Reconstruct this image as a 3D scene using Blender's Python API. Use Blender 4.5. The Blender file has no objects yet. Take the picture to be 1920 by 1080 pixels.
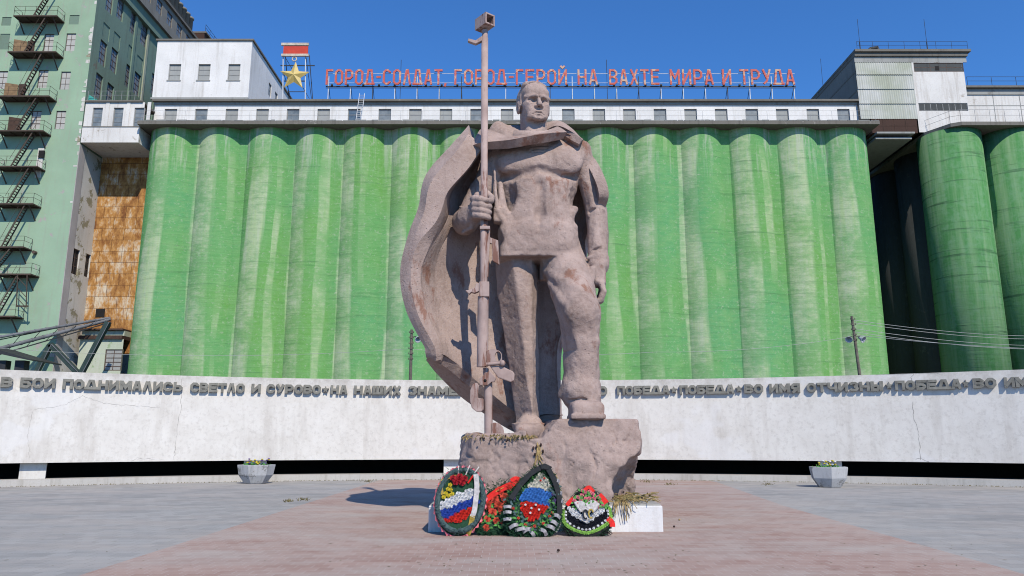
import bpy, bmesh, math, random
import numpy as np
from mathutils import Vector, Matrix
R = math.radians
rnd = random.Random(7)
C = bpy.context.scene.collection
SC = bpy.context.scene

# ------------------------------------------------------------------ camera, sky, sun, exposure
FPX, PITCH, CAMH = 1402.0, R(11.33), 1.6
cam = bpy.data.cameras.new("camera")
cam.sensor_width = 36.0
cam.lens = FPX / 1920 * 36.0
cam.clip_start, cam.clip_end = 0.1, 5000
cam_o = bpy.data.objects.new("camera", cam)
C.objects.link(cam_o)
cam_o.location = (0, 0, CAMH)
cam_o.rotation_euler = (math.pi / 2 + PITCH, 0, 0)
SC.camera = cam_o

SUN_AZ, SUN_EL = R(22), R(44)          # azimuth measured from behind the viewer towards the right
world = bpy.data.worlds.new("World")
SC.world = world
world.use_nodes = True
wn = world.node_tree
sky = wn.nodes.new("ShaderNodeTexSky")
sky.sky_type = 'NISHITA'
sky.sun_disc = False
sky.sun_elevation = SUN_EL
sky.sun_rotation = math.pi - SUN_AZ
sky.altitude = 0
sky.air_density = 1.0
sky.dust_density = 0.0
sky.ozone_density = 3.0
bgn = wn.nodes["Background"]
tint = wn.nodes.new("ShaderNodeMix")                  # the camera's vivid rendering of a clear autumn sky
tint.data_type = 'RGBA'; tint.blend_type = 'MULTIPLY'
tint.inputs[0].default_value = 1.0
tint.inputs[7].default_value = (0.43, 0.88, 1.38, 1)
wn.links.new(sky.outputs[0], tint.inputs[6])
wn.links.new(tint.outputs[2], bgn.inputs[0])
bgn.inputs[1].default_value = 0.131
sun = bpy.data.lights.new("sun", 'SUN')
sun.energy = 4.9
sun.angle = R(0.5)
sun.color = (1.0, 0.93, 0.80)
sun_o = bpy.data.objects.new("sun", sun)
C.objects.link(sun_o)
sd = Vector((math.sin(SUN_AZ) * math.cos(SUN_EL), -math.cos(SUN_AZ) * math.cos(SUN_EL), math.sin(SUN_EL)))
sun_o.rotation_euler = sd.to_track_quat('Z', 'Y').to_euler()
sun_o.location = (20, -30, 40)
SC.view_settings.view_transform = 'Standard'
SC.view_settings.look = 'None'
SC.view_settings.exposure = 0.0
SC.view_settings.gamma = 1.0
SC.view_settings.use_curve_mapping = False
SC.cycles.pixel_filter_type = 'BLACKMAN_HARRIS'
SC.cycles.filter_width = 1.05
SC.cycles.max_bounces = 6
SC.cycles.diffuse_bounces = 1

# ------------------------------------------------------------------ survey helpers: photograph pixel -> point in the place
_cp, _sp = math.cos(PITCH), math.sin(PITCH)
def ray(px, py):
    cx, cy = (px - 960) / FPX, (540 - py) / FPX
    return Vector((cx, _cp - cy * _sp, _sp + cy * _cp))
def P(px, py, Y):                      # the point at distance Y
    d = ray(px, py); s = Y / d.y
    return Vector((d.x * s, Y, CAMH + d.z * s))
def PX(px, py, X):                     # the point on the plane x = X
    d = ray(px, py); s = X / d.x
    return Vector((X, d.y * s, CAMH + d.z * s))
def PZ(px, py, z):                     # the point at height z
    d = ray(px, py); s = (z - CAMH) / d.z
    return Vector((d.x * s, d.y * s, z))

# ------------------------------------------------------------------ mesh and object helpers
ORG = {}
def org(o):
    return ORG.get(o.name, Vector((0, 0, 0))) if o is not None else Vector((0, 0, 0))

def setp(o, label=None, cat=None, group=None, kind=None):
    if label: o["label"] = label
    if cat: o["category"] = cat
    if group: o["group"] = group
    if kind: o["kind"] = kind
    return o

def thing(name, label, cat, loc=(0, 0, 0), group=None):
    o = bpy.data.objects.new(name, None)
    o.empty_display_size = 0.3
    C.objects.link(o)
    o.location = loc
    ORG[o.name] = Vector(loc)
    return setp(o, label, cat, group)

class MB:
    def __init__(s): s.v, s.f, s.sm, s.mi = [], [], [], []; s.cur = 0
    def add(s, vs, fs, smooth=False):
        b = len(s.v); s.v += [tuple(v) for v in vs]
        s.f += [tuple(i + b for i in f) for f in fs]; s.sm += [smooth] * len(fs); s.mi += [s.cur] * len(fs)
        return s
    def box(s, x0, x1, y0, y1, z0, z1):
        return s.add([(x0, y0, z0), (x1, y0, z0), (x1, y1, z0), (x0, y1, z0), (x0, y0, z1), (x1, y0, z1), (x1, y1, z1), (x0, y1, z1)],
                     [(0, 3, 2, 1), (4, 5, 6, 7), (0, 1, 5, 4), (1, 2, 6, 5), (2, 3, 7, 6), (3, 0, 4, 7)])
    def bar(s, a, b, w, d=None, up=(0, 0, 1)):          # square bar from a to b
        a, b = Vector(a), Vector(b); d = w if d is None else d
        t = (b - a).normalized(); u = Vector(up)
        if abs(t.dot(u)) > 0.98: u = Vector((0, 1, 0))
        x = t.cross(u).normalized(); y = x.cross(t)
        vs = []
        for p in (a, b):
            for sx, sy in ((-1, -1), (1, -1), (1, 1), (-1, 1)):
                vs.append(p + x * sx * w / 2 + y * sy * d / 2)
        return s.add(vs, [(0, 1, 2, 3), (7, 6, 5, 4), (0, 4, 5, 1), (1, 5, 6, 2), (2, 6, 7, 3), (3, 7, 4, 0)])
    def tube(s, pts, r, n=8, caps=True, smooth=True):
        pts = [Vector(p) for p in pts]
        rs = r if isinstance(r, (list, tuple)) else [r] * len(pts)
        vs, fs = [], []
        ref = None
        for i, p in enumerate(pts):
            t = (pts[min(i + 1, len(pts) - 1)] - pts[max(i - 1, 0)]).normalized()
            if ref is None:
                ref = Vector((0, 0, 1)) if abs(t.z) < 0.9 else Vector((1, 0, 0))
            x = t.cross(ref)
            if x.length < 1e-4: x = t.orthogonal()
            x.normalize(); y = t.cross(x); ref = -y if False else ref
            for k in range(n):
                a = 2 * math.pi * k / n
                vs.append(p + (x * math.cos(a) + y * math.sin(a)) * rs[i])
        for i in range(len(pts) - 1):
            for k in range(n):
                a, b = i * n + k, i * n + (k + 1) % n
                fs.append((a, b, b + n, a + n))
        s.add(vs, fs, smooth)
        if caps:
            s.add(vs[:n], [tuple(range(n - 1, -1, -1))]); s.add(vs[-n:], [tuple(range(n))])
        return s
    def prism(s, poly, M, depth):                       # 2-D outline (x, z) extruded along +y, placed by matrix M
        n = len(poly)
        vs = [M @ Vector((p[0], 0, p[1])) for p in poly] + [M @ Vector((p[0], depth, p[1])) for p in poly]
        fs = [tuple(range(n)), tuple(range(2 * n - 1, n - 1, -1))]
        fs += [(k, k + n, (k + 1) % n + n, (k + 1) % n) for k in range(n)]
        return s.add(vs, fs)
    def lathe(s, prof, c, n=16, smooth=True):           # profile of (radius, z)
        c = Vector(c); vs, fs = [], []
        for r, z in prof:
            for k in range(n):
                a = 2 * math.pi * k / n
                vs.append(c + Vector((r * math.cos(a), r * math.sin(a), z)))
        for i in range(len(prof) - 1):
            for k in range(n):
                a, b = i * n + k, i * n + (k + 1) % n
                fs.append((a, b, b + n, a + n))
        fs.append(tuple(range(n - 1, -1, -1))); fs.append(tuple(range((len(prof) - 1) * n, len(prof) * n)))
        return s.add(vs, fs, smooth)
    def mesh(s, name, mats, off=Vector((0, 0, 0)), bevel=0, recalc=True):
        me = bpy.data.meshes.new(name)
        o = Vector(off)
        me.from_pydata([(v[0] - o.x, v[1] - o.y, v[2] - o.z) for v in s.v], [], s.f)
        me.polygons.foreach_set("use_smooth", s.sm)
        me.polygons.foreach_set("material_index", s.mi)
        for m in (mats if isinstance(mats, (list, tuple)) else [mats]): me.materials.append(m)
        if recalc or bevel:
            bm = bmesh.new(); bm.from_mesh(me)
            if bevel:
                bmesh.ops.remove_doubles(bm, verts=bm.verts, dist=1e-5)
                es = [e for e in bm.edges if len(e.link_faces) == 2 and e.calc_face_angle(0) > 0.6]
                bmesh.ops.bevel(bm, geom=es, offset=bevel, segments=2, profile=0.6, affect='EDGES', clamp_overlap=True)
            bmesh.ops.recalc_face_normals(bm, faces=bm.faces)
            bm.to_mesh(me); bm.free()
        me.update()
        return me
    def build(s, name, m, parent=None, bevel=0, recalc=True, loc=None):
        base = org(parent)
        l = Vector(loc) if loc is not None else base     # world position of the new object's origin
        me = s.mesh(name, m, l, bevel, recalc)
        return place(name, me, parent, l)

def place(name, me, parent=None, world_loc=None, rz=0.0):
    o = bpy.data.objects.new(name, me)
    C.objects.link(o)
    base = org(parent)
    wl = Vector(world_loc) if world_loc is not None else base
    o.parent = parent
    o.location = wl - base
    o.rotation_euler = (0, 0, rz)
    ORG[o.name] = wl
    return o

# ------------------------------------------------------------------ procedural materials
ALB = 0.85
class NT:
    def __init__(s, name):
        s.m = bpy.data.materials.new(name); s.m.use_nodes = True
        s.t = s.m.node_tree; s.b = s.t.nodes["Principled BSDF"]
        s.geo = s.t.nodes.new("ShaderNodeNewGeometry")
        s.pos = s.geo.outputs["Position"]
    def n(s, typ, **kw):
        nd = s.t.nodes.new(typ)
        for k, v in kw.items(): setattr(nd, k, v)
        return nd
    def lk(s, a, b): s.t.links.new(a, b)
    def scaled(s, sc, vec=None, rot=(0, 0, 0)):
        mp = s.n("ShaderNodeMapping"); mp.inputs["Scale"].default_value = sc; mp.inputs["Rotation"].default_value = rot
        s.lk(vec or s.pos, mp.inputs["Vector"]); return mp.outputs[0]
    def obj(s):
        return s.n("ShaderNodeTexCoord").outputs["Object"]
    def noise(s, scale, detail=4, rough=0.55, vec=None, dist=0.0):
        nd = s.n("ShaderNodeTexNoise"); nd.inputs["Scale"].default_value = scale
        nd.inputs["Detail"].default_value = detail; nd.inputs["Roughness"].default_value = rough
        nd.inputs["Distortion"].default_value = dist
        s.lk(vec or s.pos, nd.inputs["Vector"]); return nd.outputs["Fac"]
    def voro(s, scale, vec=None, feature='F1'):
        nd = s.n("ShaderNodeTexVoronoi"); nd.feature = feature; nd.inputs["Scale"].default_value = scale
        s.lk(vec or s.pos, nd.inputs["Vector"]); return nd.outputs["Distance"]
    def ramp(s, fac, lo, hi, a=0.0, b=1.0):
        nd = s.n("ShaderNodeMapRange"); nd.clamp = True
        for k, v in zip(("From Min", "From Max", "To Min", "To Max"), (lo, hi, a, b)): nd.inputs[k].default_value = v
        s.lk(fac, nd.inputs["Value"]); return nd.outputs[0]
    def mix(s, fac, a, b, mode='MIX'):
        nd = s.n("ShaderNodeMix"); nd.data_type = 'RGBA'; nd.blend_type = mode
        for sock, v in ((nd.inputs[0], fac), (nd.inputs[6], a), (nd.inputs[7], b)):
            if isinstance(v, (tuple, list)): sock.default_value = (*v[:3], 1)
            elif isinstance(v, (int, float)): sock.default_value = v
            else: s.lk(v, sock)
        return nd.outputs[2]
    def math(s, op, a, b=0.0):
        nd = s.n("ShaderNodeMath"); nd.operation = op
        for sock, v in ((nd.inputs[0], a), (nd.inputs[1], b)):
            if isinstance(v, (int, float)): sock.default_value = v
            else: s.lk(v, sock)
        return nd.outputs[0]
    def bump(s, h, strength=0.4, dist=0.02):
        nd = s.n("ShaderNodeBump"); nd.inputs["Strength"].default_value = strength; nd.inputs["Distance"].default_value = dist
        s.lk(h, nd.inputs["Height"])
        if s.b.inputs["Normal"].is_linked: s.lk(s.b.inputs["Normal"].links[0].from_socket, nd.inputs["Normal"])
        s.lk(nd.outputs[0], s.b.inputs["Normal"])
    def out(s, col, rough=0.85, metal=0.0, spec=0.3):
        if isinstance(col, (tuple, list)): s.b.inputs["Base Color"].default_value = (*col[:3], 1)
        else: s.lk(s.mix(1.0, col, (ALB, ALB, ALB), 'MULTIPLY'), s.b.inputs["Base Color"])
        if isinstance(rough, (int, float)): s.b.inputs["Roughness"].default_value = rough
        else: s.lk(rough, s.b.inputs["Roughness"])
        s.b.inputs["Metallic"].default_value = metal
        s.b.inputs["Specular IOR Level"].default_value = spec
        return s.m

def simple(name, c, var=0.25, scale=6.0, rough=0.7, metal=0.0, spec=0.3, bump=0.0):
    t = NT(name)
    f = t.noise(scale, 5, 0.6)
    col = t.mix(t.ramp(f, 0.3, 0.7), tuple(x * (1 - var) for x in c), tuple(min(1, x * (1 + var * 0.6)) for x in c))
    if bump: t.bump(t.noise(scale * 3, 3), bump, 0.01)
    return t.out(col, rough, metal, spec)

def worn_paint(name, c, dirt, under, s=1.0, dirt_amt=1.0, chip=0.62, streak=1.0):
    """painted plaster: mottled, rain-streaked, chipped to what lies under the paint"""
    t = NT(name)
    big = t.noise(0.25 * s, 4, 0.6)
    st = t.noise(1.0, 5, 0.65, t.scaled((2.2 * s, 2.2 * s, 0.16 * s)))
    fine = t.noise(9.0 * s, 5, 0.7)
    col = t.mix(t.ramp(big, 0.3, 0.7), tuple(x * 0.86 for x in c), tuple(min(x * 1.06, 0.9) for x in c))
    col = t.mix(t.math('MULTIPLY', t.ramp(st, 0.52, 0.8), 0.75 * dirt_amt * streak), col, dirt)
    col = t.mix(t.math('MULTIPLY', t.ramp(fine, 0.5, 0.78), 0.35 * dirt_amt), col, dirt)
    ch = t.noise(0.8 * s, 8, 0.72)
    col = t.mix(t.ramp(ch, chip, chip + 0.03), col, under)
    t.bump(fine, 0.25, 0.03)
    t.bump(t.ramp(ch, chip, chip + 0.03, 1.0, 0.0), 0.3, 0.02)
    return t.out(col, 0.9, 0, 0.2)

M = {}
def mk_materials():
    # statue stone: weathered pinkish concrete with rust-brown worn patches and dark pits
    def stone(name, rust=1.0, c0=(0.255, 0.178, 0.148), c1=(0.495, 0.37, 0.325)):
        t = NT(name)
        n1 = t.noise(1.3, 6, 0.62); n2 = t.noise(14, 6, 0.7); n3 = t.noise(55, 3, 0.6)
        col = t.mix(t.ramp(n1, 0.3, 0.68), c0, c1)
        col = t.mix(t.math('MULTIPLY', t.ramp(n2, 0.35, 0.65), 0.5), col, (0.485, 0.38, 0.34))
        rp = t.noise(1.05, 9, 0.7, t.scaled((1.25, 1.25, 0.62)))
        col = t.mix(t.math('MULTIPLY', t.ramp(rp, 0.575, 0.64), 0.72 * rust), col, (0.235, 0.095, 0.055))
        hl = t.noise(2.3, 8, 0.75)
        col = t.mix(t.math('MULTIPLY', t.ramp(hl, 0.64, 0.7), 0.45 * rust), col, (0.47, 0.41, 0.36))
        st = t.noise(1.0, 5, 0.6, t.scaled((3.0, 3.0, 0.25)))
        col = t.mix(t.math('MULTIPLY', t.ramp(st, 0.56, 0.78), 0.55), col, (0.11, 0.085, 0.075))
        col = t.mix(t.math('MULTIPLY', t.ramp(n3, 0.62, 0.74), 0.6), col, (0.09, 0.07, 0.065))
        pit = t.voro(11.0, t.scaled((1, 1, 1)), 'F1'); pm = t.math('MULTIPLY', t.ramp(pit, 0.0, 0.22, 1.0, 0.0), t.ramp(n1, 0.42, 0.6))
        col = t.mix(t.math('MULTIPLY', pm, 0.45), col, (0.12, 0.085, 0.072))
        t.bump(n2, 0.6, 0.035); t.bump(n3, 0.4, 0.014); t.bump(t.math('SUBTRACT', 1.0, pm), 0.5, 0.03)
        return t.out(col, 0.92, 0, 0.15)
    M['stone'] = stone("weathered_stone")
    M['rock'] = stone("rough_rock", 0.55, (0.23, 0.163, 0.138), (0.415, 0.31, 0.272))
    t = NT("worn_rifle_paint")
    n1 = t.noise(1.0, 8, 0.7, t.scaled((7, 7, 0.9)))
    col = t.mix(t.ramp(t.noise(3, 4), 0.3, 0.7), (0.31, 0.22, 0.195), (0.48, 0.36, 0.325))
    col = t.mix(t.math('MULTIPLY', t.ramp(n1, 0.53, 0.60), 0.85), col, (0.175, 0.07, 0.045))
    t.bump(n1, 0.2, 0.01)
    M['rifle'] = t.out(col, 0.75, 0, 0.25)

    # green silo paint
    t = NT("faded_green_silo_paint")
    band = t.noise(1.0, 2, 0.45, t.scaled((0.46, 0.3, 0.010)))
    sub = t.noise(1.0, 6, 0.7, t.scaled((2.2, 2.2, 0.07)))
    big = t.noise(0.07, 3, 0.5)
    mott = t.noise(0.9, 8, 0.72, t.scaled((1, 1, 1.8)))
    pour = t.noise(1.0, 6, 0.72, t.scaled((0.10, 0.10, 2.2)))
    green = t.mix(t.ramp(big, 0.36, 0.62), (0.13, 0.36, 0.145), (0.155, 0.36, 0.095))
    green = t.mix(t.math('MULTIPLY', t.ramp(mott, 0.40, 0.66), 0.65), green, (0.22, 0.415, 0.165))
    green = t.mix(t.math('MULTIPLY', t.ramp(sub, 0.54, 0.72), 0.28), green, (0.11, 0.28, 0.105))
    pale = t.mix(t.ramp(sub, 0.38, 0.62), (0.47, 0.54, 0.36), (0.41, 0.53, 0.28))
    pale = t.mix(t.math('MULTIPLY', t.ramp(mott, 0.5, 0.7), 0.5), pale, (0.44, 0.47, 0.39))
    z = t.n("ShaderNodeSeparateXYZ"); t.lk(t.pos, z.inputs[0])
    wob = t.math('MULTIPLY', t.math('SUBTRACT', t.noise(1.0, 3, 0.5, t.scaled((0.16, 0.0, 0.022))), 0.5), 0.9)
    edge = t.math('MULTIPLY', t.math('SUBTRACT', sub, 0.5), 0.10)
    u = t.math('FRACT', t.math('ADD', t.math('ADD', t.math('MULTIPLY', t.math('ADD', z.outputs[0], 41.8), 1 / 5.52), wob), edge))
    pm = t.math('MULTIPLY', t.ramp(u, 0.06, 0.10), t.ramp(u, 0.46, 0.52, 1.0, 0.0))         # one faded strip per silo, wandering a little
    pm2 = t.math('MULTIPLY', t.math('MULTIPLY', t.ramp(u, 0.66, 0.68), t.ramp(u, 0.78, 0.81, 1.0, 0.0)), t.ramp(big, 0.45, 0.55))
    f = t.math('MAXIMUM', pm, t.math('MULTIPLY', pm2, 0.8))
    f2 = t.math('MULTIPLY', f, t.ramp(t.math('ADD', mott, t.math('MULTIPLY', t.noise(0.16, 3, 0.5), 0.9)), 0.78, 1.08, 0.95, 0.12))
    col = t.mix(f2, green, pale)
    flk = t.noise(2.6, 9, 0.78, t.scaled((1, 1, 1.4)))
    col = t.mix(t.math('MULTIPLY', t.ramp(flk, 0.55, 0.68), 0.7), col, (0.47, 0.51, 0.38))
    col = t.mix(t.math('MULTIPLY', t.ramp(pour, 0.575, 0.66), 0.55), col, (0.085, 0.20, 0.085))
    drip = t.noise(1.0, 5, 0.7, t.scaled((1.6, 1.6, 0.10)))
    col = t.mix(t.math('MULTIPLY', t.math('MULTIPLY', t.ramp(z.outputs[2], 29.5, 36.0), t.ramp(drip, 0.52, 0.62)), 0.7), col, (0.52, 0.53, 0.45))
    spot = t.noise(0.8, 9, 0.8, t.scaled((1, 1, 2.4)))
    col = t.mix(t.math('MULTIPLY', t.ramp(spot, 0.66, 0.70), 0.65), col, (0.22, 0.21, 0.175))
    t.bump(pour, 0.6, 0.10); t.bump(flk, 0.35, 0.05)
    M['silo'] = t.out(col, 1.0, 0, 0.0)
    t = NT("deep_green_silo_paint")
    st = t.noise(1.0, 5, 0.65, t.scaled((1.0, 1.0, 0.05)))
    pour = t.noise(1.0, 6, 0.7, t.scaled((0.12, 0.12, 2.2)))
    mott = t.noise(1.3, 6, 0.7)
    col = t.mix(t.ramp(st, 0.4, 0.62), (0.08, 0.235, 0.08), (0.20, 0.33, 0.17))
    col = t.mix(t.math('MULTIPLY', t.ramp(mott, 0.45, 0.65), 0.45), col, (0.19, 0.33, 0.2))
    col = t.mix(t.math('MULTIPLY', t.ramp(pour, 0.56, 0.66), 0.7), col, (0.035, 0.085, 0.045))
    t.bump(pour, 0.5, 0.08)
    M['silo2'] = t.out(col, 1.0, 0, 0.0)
    M['shade_conc'] = worn_paint("shade_dark_concrete", (0.085, 0.09, 0.09), (0.04, 0.04, 0.04), (0.12, 0.12, 0.115), 1.0)  # shade of the rear silo rows is put into this dark colour
    M['white'] = worn_paint("whitewashed_plaster", (0.83, 0.805, 0.775), (0.42, 0.38, 0.33), (0.48, 0.44, 0.39), 0.8, 0.95, 0.665)
    M['white_dirty'] = worn_paint("dirty_white_plaster", (0.76, 0.73, 0.69), (0.34, 0.28, 0.22), (0.42, 0.37, 0.31), 0.9, 1.0, 0.62)
    # memorial wall
    t = NT("memorial_wall_plaster")
    st = t.noise(1.0, 6, 0.68, t.scaled((1.6, 1.6, 0.28)))
    mo = t.noise(1.4, 6, 0.65); fi = t.noise(26, 4, 0.65)
    col = t.mix(t.ramp(mo, 0.32, 0.68), (0.69, 0.65, 0.60), (0.775, 0.738, 0.69))
    col = t.mix(t.math('MULTIPLY', t.ramp(st, 0.50, 0.72), 0.5), col, (0.46, 0.41, 0.36))
    col = t.mix(t.math('MULTIPLY', t.ramp(t.noise(7, 7, 0.75), 0.5, 0.72), 0.5), col, (0.42, 0.38, 0.34))
    dn = t.n("ShaderNodeSeparateXYZ"); t.lk(t.pos, dn.inputs[0])
    topd = t.math('MULTIPLY', t.ramp(dn.outputs[2], 3.45, 3.8), t.ramp(t.noise(1.5, 7, 0.72), 0.36, 0.62))
    col = t.mix(t.math('MULTIPLY', topd, 0.6), col, (0.36, 0.33, 0.29))
    patch = t.noise(0.45, 3, 0.5)
    col = t.mix(t.math('MULTIPLY', t.ramp(patch, 0.6, 0.63), 0.4), col, (0.78, 0.76, 0.75))
    t.bump(fi, 0.25, 0.012); t.bump(mo, 0.15, 0.03)
    M['mwall'] = t.out(col, 0.9, 0, 0.15)
    M['letter'] = simple("grey_cast_letters", (0.235, 0.225, 0.195), 0.35, 5, 0.85, bump=0.3)
    M['kerb'] = worn_paint("weathered_kerb", (0.55, 0.52, 0.48), (0.25, 0.22, 0.17), (0.36, 0.33, 0.28), 2.0, 0.9, 0.64)
    M['cave'] = simple("soil_and_gap_shade", (0.014, 0.013, 0.012), 0.3, 3, 1.0)  # near-black stands in for deep shade in the gaps; also planter soil
    # left tower
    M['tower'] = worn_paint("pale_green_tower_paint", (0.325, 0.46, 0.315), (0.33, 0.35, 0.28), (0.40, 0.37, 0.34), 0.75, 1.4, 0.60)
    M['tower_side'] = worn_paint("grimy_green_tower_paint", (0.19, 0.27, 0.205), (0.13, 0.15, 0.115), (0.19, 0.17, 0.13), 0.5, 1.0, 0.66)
    M['tower_bare'] = worn_paint("bare_grey_render", (0.66, 0.63, 0.58), (0.40, 0.36, 0.27), (0.30, 0.27, 0.18), 0.8, 1.0, 0.56)
    M['tower_top'] = worn_paint("grey_brown_concrete", (0.25, 0.235, 0.205), (0.12, 0.11, 0.09), (0.3, 0.28, 0.24), 0.9, 1.0, 0.66)
    t = NT("rusty_sheet_cladding")
    br = t.n("ShaderNodeTexBrick"); br.offset = 0.5
    sx = t.n("ShaderNodeSeparateXYZ"); t.lk(t.pos, sx.inputs[0])
    cb = t.n("ShaderNodeCombineXYZ"); t.lk(sx.outputs[0], cb.inputs[0]); t.lk(sx.outputs[2], cb.inputs[1])
    t.lk(cb.outputs[0], br.inputs["Vector"])
    for k, v in (("Scale", 1.0), ("Mortar Size", 0.022), ("Brick Width", 2.6), ("Row Height", 1.35)): br.inputs[k].default_value = v
    br.inputs["Color1"].default_value = (0.2, 0.2, 0.2, 1); br.inputs["Color2"].default_value = (0.8, 0.8, 0.8, 1)
    br.inputs["Mortar"].default_value = (0.5, 0.5, 0.5, 1)
    bw = t.math('MULTIPLY', br.outputs["Color"], 1.0)
    nn = t.noise(0.5, 8, 0.72, t.scaled((1.5, 1.5, 0.8))); n2 = t.noise(1.0, 7, 0.72, t.scaled((4, 4, 0.7)))
    v = t.math('ADD', t.math('MULTIPLY', t.math('SUBTRACT', bw, 0.5), 0.16), nn)
    col = t.mix(t.ramp(v, 0.36, 0.52), (0.19, 0.075, 0.028), (0.50, 0.25, 0.075))
    col = t.mix(t.ramp(t.math('ADD', v, t.math('MULTIPLY', n2, 0.3)), 0.66, 0.78), col, (0.66, 0.56, 0.42))
    col = t.mix(t.math('MULTIPLY', t.ramp(n2, 0.53, 0.62), 0.7), col, (0.26, 0.10, 0.03))
    col = t.mix(br.outputs["Fac"], col, (0.07, 0.03, 0.016))
    M['rust_wall'] = t.out(col, 0.85, 0, 0.2)
    M['rust'] = simple("rusty_steel", (0.075, 0.042, 0.03), 0.4, 4, 0.85)
    M['dark_metal'] = simple("dark_metal", (0.035, 0.037, 0.04), 0.3, 4, 0.6)
    M['rail'] = simple("grey_metal_rail", (0.33, 0.33, 0.33), 0.2, 4, 0.6)
    M['white_metal'] = simple("white_painted_steel", (0.62, 0.63, 0.64), 0.2, 4, 0.6)
    M['escape'] = simple("rusted_fire_escape_steel", (0.085, 0.06, 0.045), 0.35, 2, 0.8)
    M['brown_door'] = simple("ochre_brown_door_board", (0.25, 0.16, 0.085), 0.4, 2, 0.8)
    M['opening'] = simple("dark_opening", (0.018, 0.016, 0.016), 0.3, 2, 0.9)
    t = NT("dusty_window_glass")
    n1 = t.noise(1.2, 4, 0.6)
    M['glass'] = t.out(t.mix(t.ramp(n1, 0.35, 0.65), (0.13, 0.155, 0.17), (0.24, 0.265, 0.275)), 0.35, 0, 0.5)
    t = NT("blue_grey_window_glass")
    M['glass_blue'] = t.out(t.mix(t.ramp(t.noise(1.5, 4), 0.35, 0.65), (0.075, 0.115, 0.16), (0.12, 0.17, 0.22)), 0.25, 0, 0.5)
    M['pane_grey'] = worn_paint("dusty_grey_panes", (0.38, 0.385, 0.37), (0.24, 0.25, 0.23), (0.45, 0.42, 0.38), 1.5, 0.8, 0.66)
    M['pane_pale'] = worn_paint("pale_boarded_panes", (0.50, 0.485, 0.45), (0.30, 0.29, 0.27), (0.58, 0.55, 0.5), 1.5, 0.9, 0.64)
    M['frame_dark'] = simple("brown_window_frame", (0.11, 0.075, 0.06), 0.3, 3, 0.8)
    M['frame_grey'] = simple("grey_window_frame", (0.28, 0.28, 0.27), 0.3, 3, 0.8)
    M['roof_felt'] = worn_paint("roof_slab_edge", (0.20, 0.185, 0.16), (0.09, 0.08, 0.07), (0.3, 0.28, 0.25), 1.0)
    M['soffit'] = worn_paint("grey_cornice", (0.36, 0.36, 0.34), (0.18, 0.17, 0.15), (0.25, 0.24, 0.22), 1.0)
    t = NT("corrugated_sheet")
    st = t.noise(1.0, 5, 0.65, t.scaled((2.5, 2.5, 0.2))); bl = t.noise(0.35, 3, 0.5)
    col = t.mix(t.ramp(bl, 0.35, 0.65), (0.40, 0.42, 0.33), (0.56, 0.56, 0.52))
    col = t.mix(t.math('MULTIPLY', t.ramp(st, 0.5, 0.75), 0.55), col, (0.30, 0.30, 0.22))
    M['corr'] = t.out(col, 0.7, 0, 0.3)
    M['brown_panel'] = worn_paint("rust_brown_panel", (0.075, 0.042, 0.032), (0.035, 0.025, 0.02), (0.14, 0.08, 0.05), 1.0, 1.0, 0.64)
    t = NT("peeling_red_letter_paint")
    ch = t.noise(1.4, 8, 0.75); ch2 = t.noise(0.06, 2, 0.5)
    col = t.mix(t.ramp(t.math('ADD', ch, t.math('MULTIPLY', ch2, 0.25)), 0.635, 0.69), (0.55, 0.11, 0.085), (0.60, 0.38, 0.26))
    M['red_letter'] = t.out(col, 0.7, 0, 0.3)
    M['red_panel'] = simple("red_panel_paint", (0.60, 0.055, 0.03), 0.2, 1.5, 0.6)
    M['gold'] = simple("gold_painted_metal", (0.62, 0.46, 0.15), 0.25, 1.0, 0.45, 0.0, 0.5)
    M['bone'] = simple("cream_painted_metal", (0.6, 0.52, 0.42), 0.4, 2.0, 0.7)
    M['teal'] = simple("teal_sheet", (0.06, 0.36, 0.32), 0.2, 2.0, 0.7)
    M['pole_wood'] = simple("weathered_pole", (0.16, 0.14, 0.115), 0.4, 5, 0.9)
    M['lamp_white'] = simple("lamp_enamel", (0.5, 0.52, 0.54), 0.2, 5, 0.4)
    M['wire'] = simple("wire", (0.45, 0.45, 0.43), 0.2, 1, 0.6)
    M['pipe'] = simple("galvanised_duct", (0.17, 0.175, 0.19), 0.35, 1.2, 0.55)
    M['pale_green_shed'] = worn_paint("pale_green_shed_plaster", (0.50, 0.55, 0.42), (0.62, 0.6, 0.55), (0.33, 0.42, 0.25), 0.6, 1.0, 0.6)
    M['dark_green_steel'] = simple("dark_green_steel", (0.035, 0.06, 0.055), 0.3, 1.5, 0.7)
    # paving
    def paving(name, c0, c1, joint, size):
        t = NT(name)
        br = t.n("ShaderNodeTexBrick"); br.offset = 0.5
        t.lk(t.pos, br.inputs["Vector"])
        for k, v in (("Scale", 1.0), ("Mortar Size", 0.006), ("Mortar Smooth", 0.3), ("Brick Width", size[0]), ("Row Height", size[1])): br.inputs[k].default_value = v
        br.inputs["Color1"].default_value = (0.35, 0.35, 0.35, 1); br.inputs["Color2"].default_value = (0.65, 0.65, 0.65, 1)
        br.inputs["Mortar"].default_value = (0.5, 0.5, 0.5, 1)
        big = t.noise(0.22, 5, 0.6); mid = t.noise(1.3, 6, 0.65, t.scaled((0.5, 1.4, 1))); fi = t.noise(45, 4, 0.7)
        v = t.math('ADD', t.math('MULTIPLY', t.math('SUBTRACT', br.outputs["Color"], 0.5), 0.5), t.math('MULTIPLY', t.math('ADD', big, mid), 0.5))
        col = t.mix(t.ramp(v, 0.38, 0.62), c0, c1)
        col = t.mix(t.math('MULTIPLY', t.ramp(fi, 0.45, 0.75), 0.3), col, tuple(x * 0.6 for x in c0))
        dust = t.noise(0.5, 7, 0.7, t.scaled((0.7, 1.5, 1)))
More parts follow.
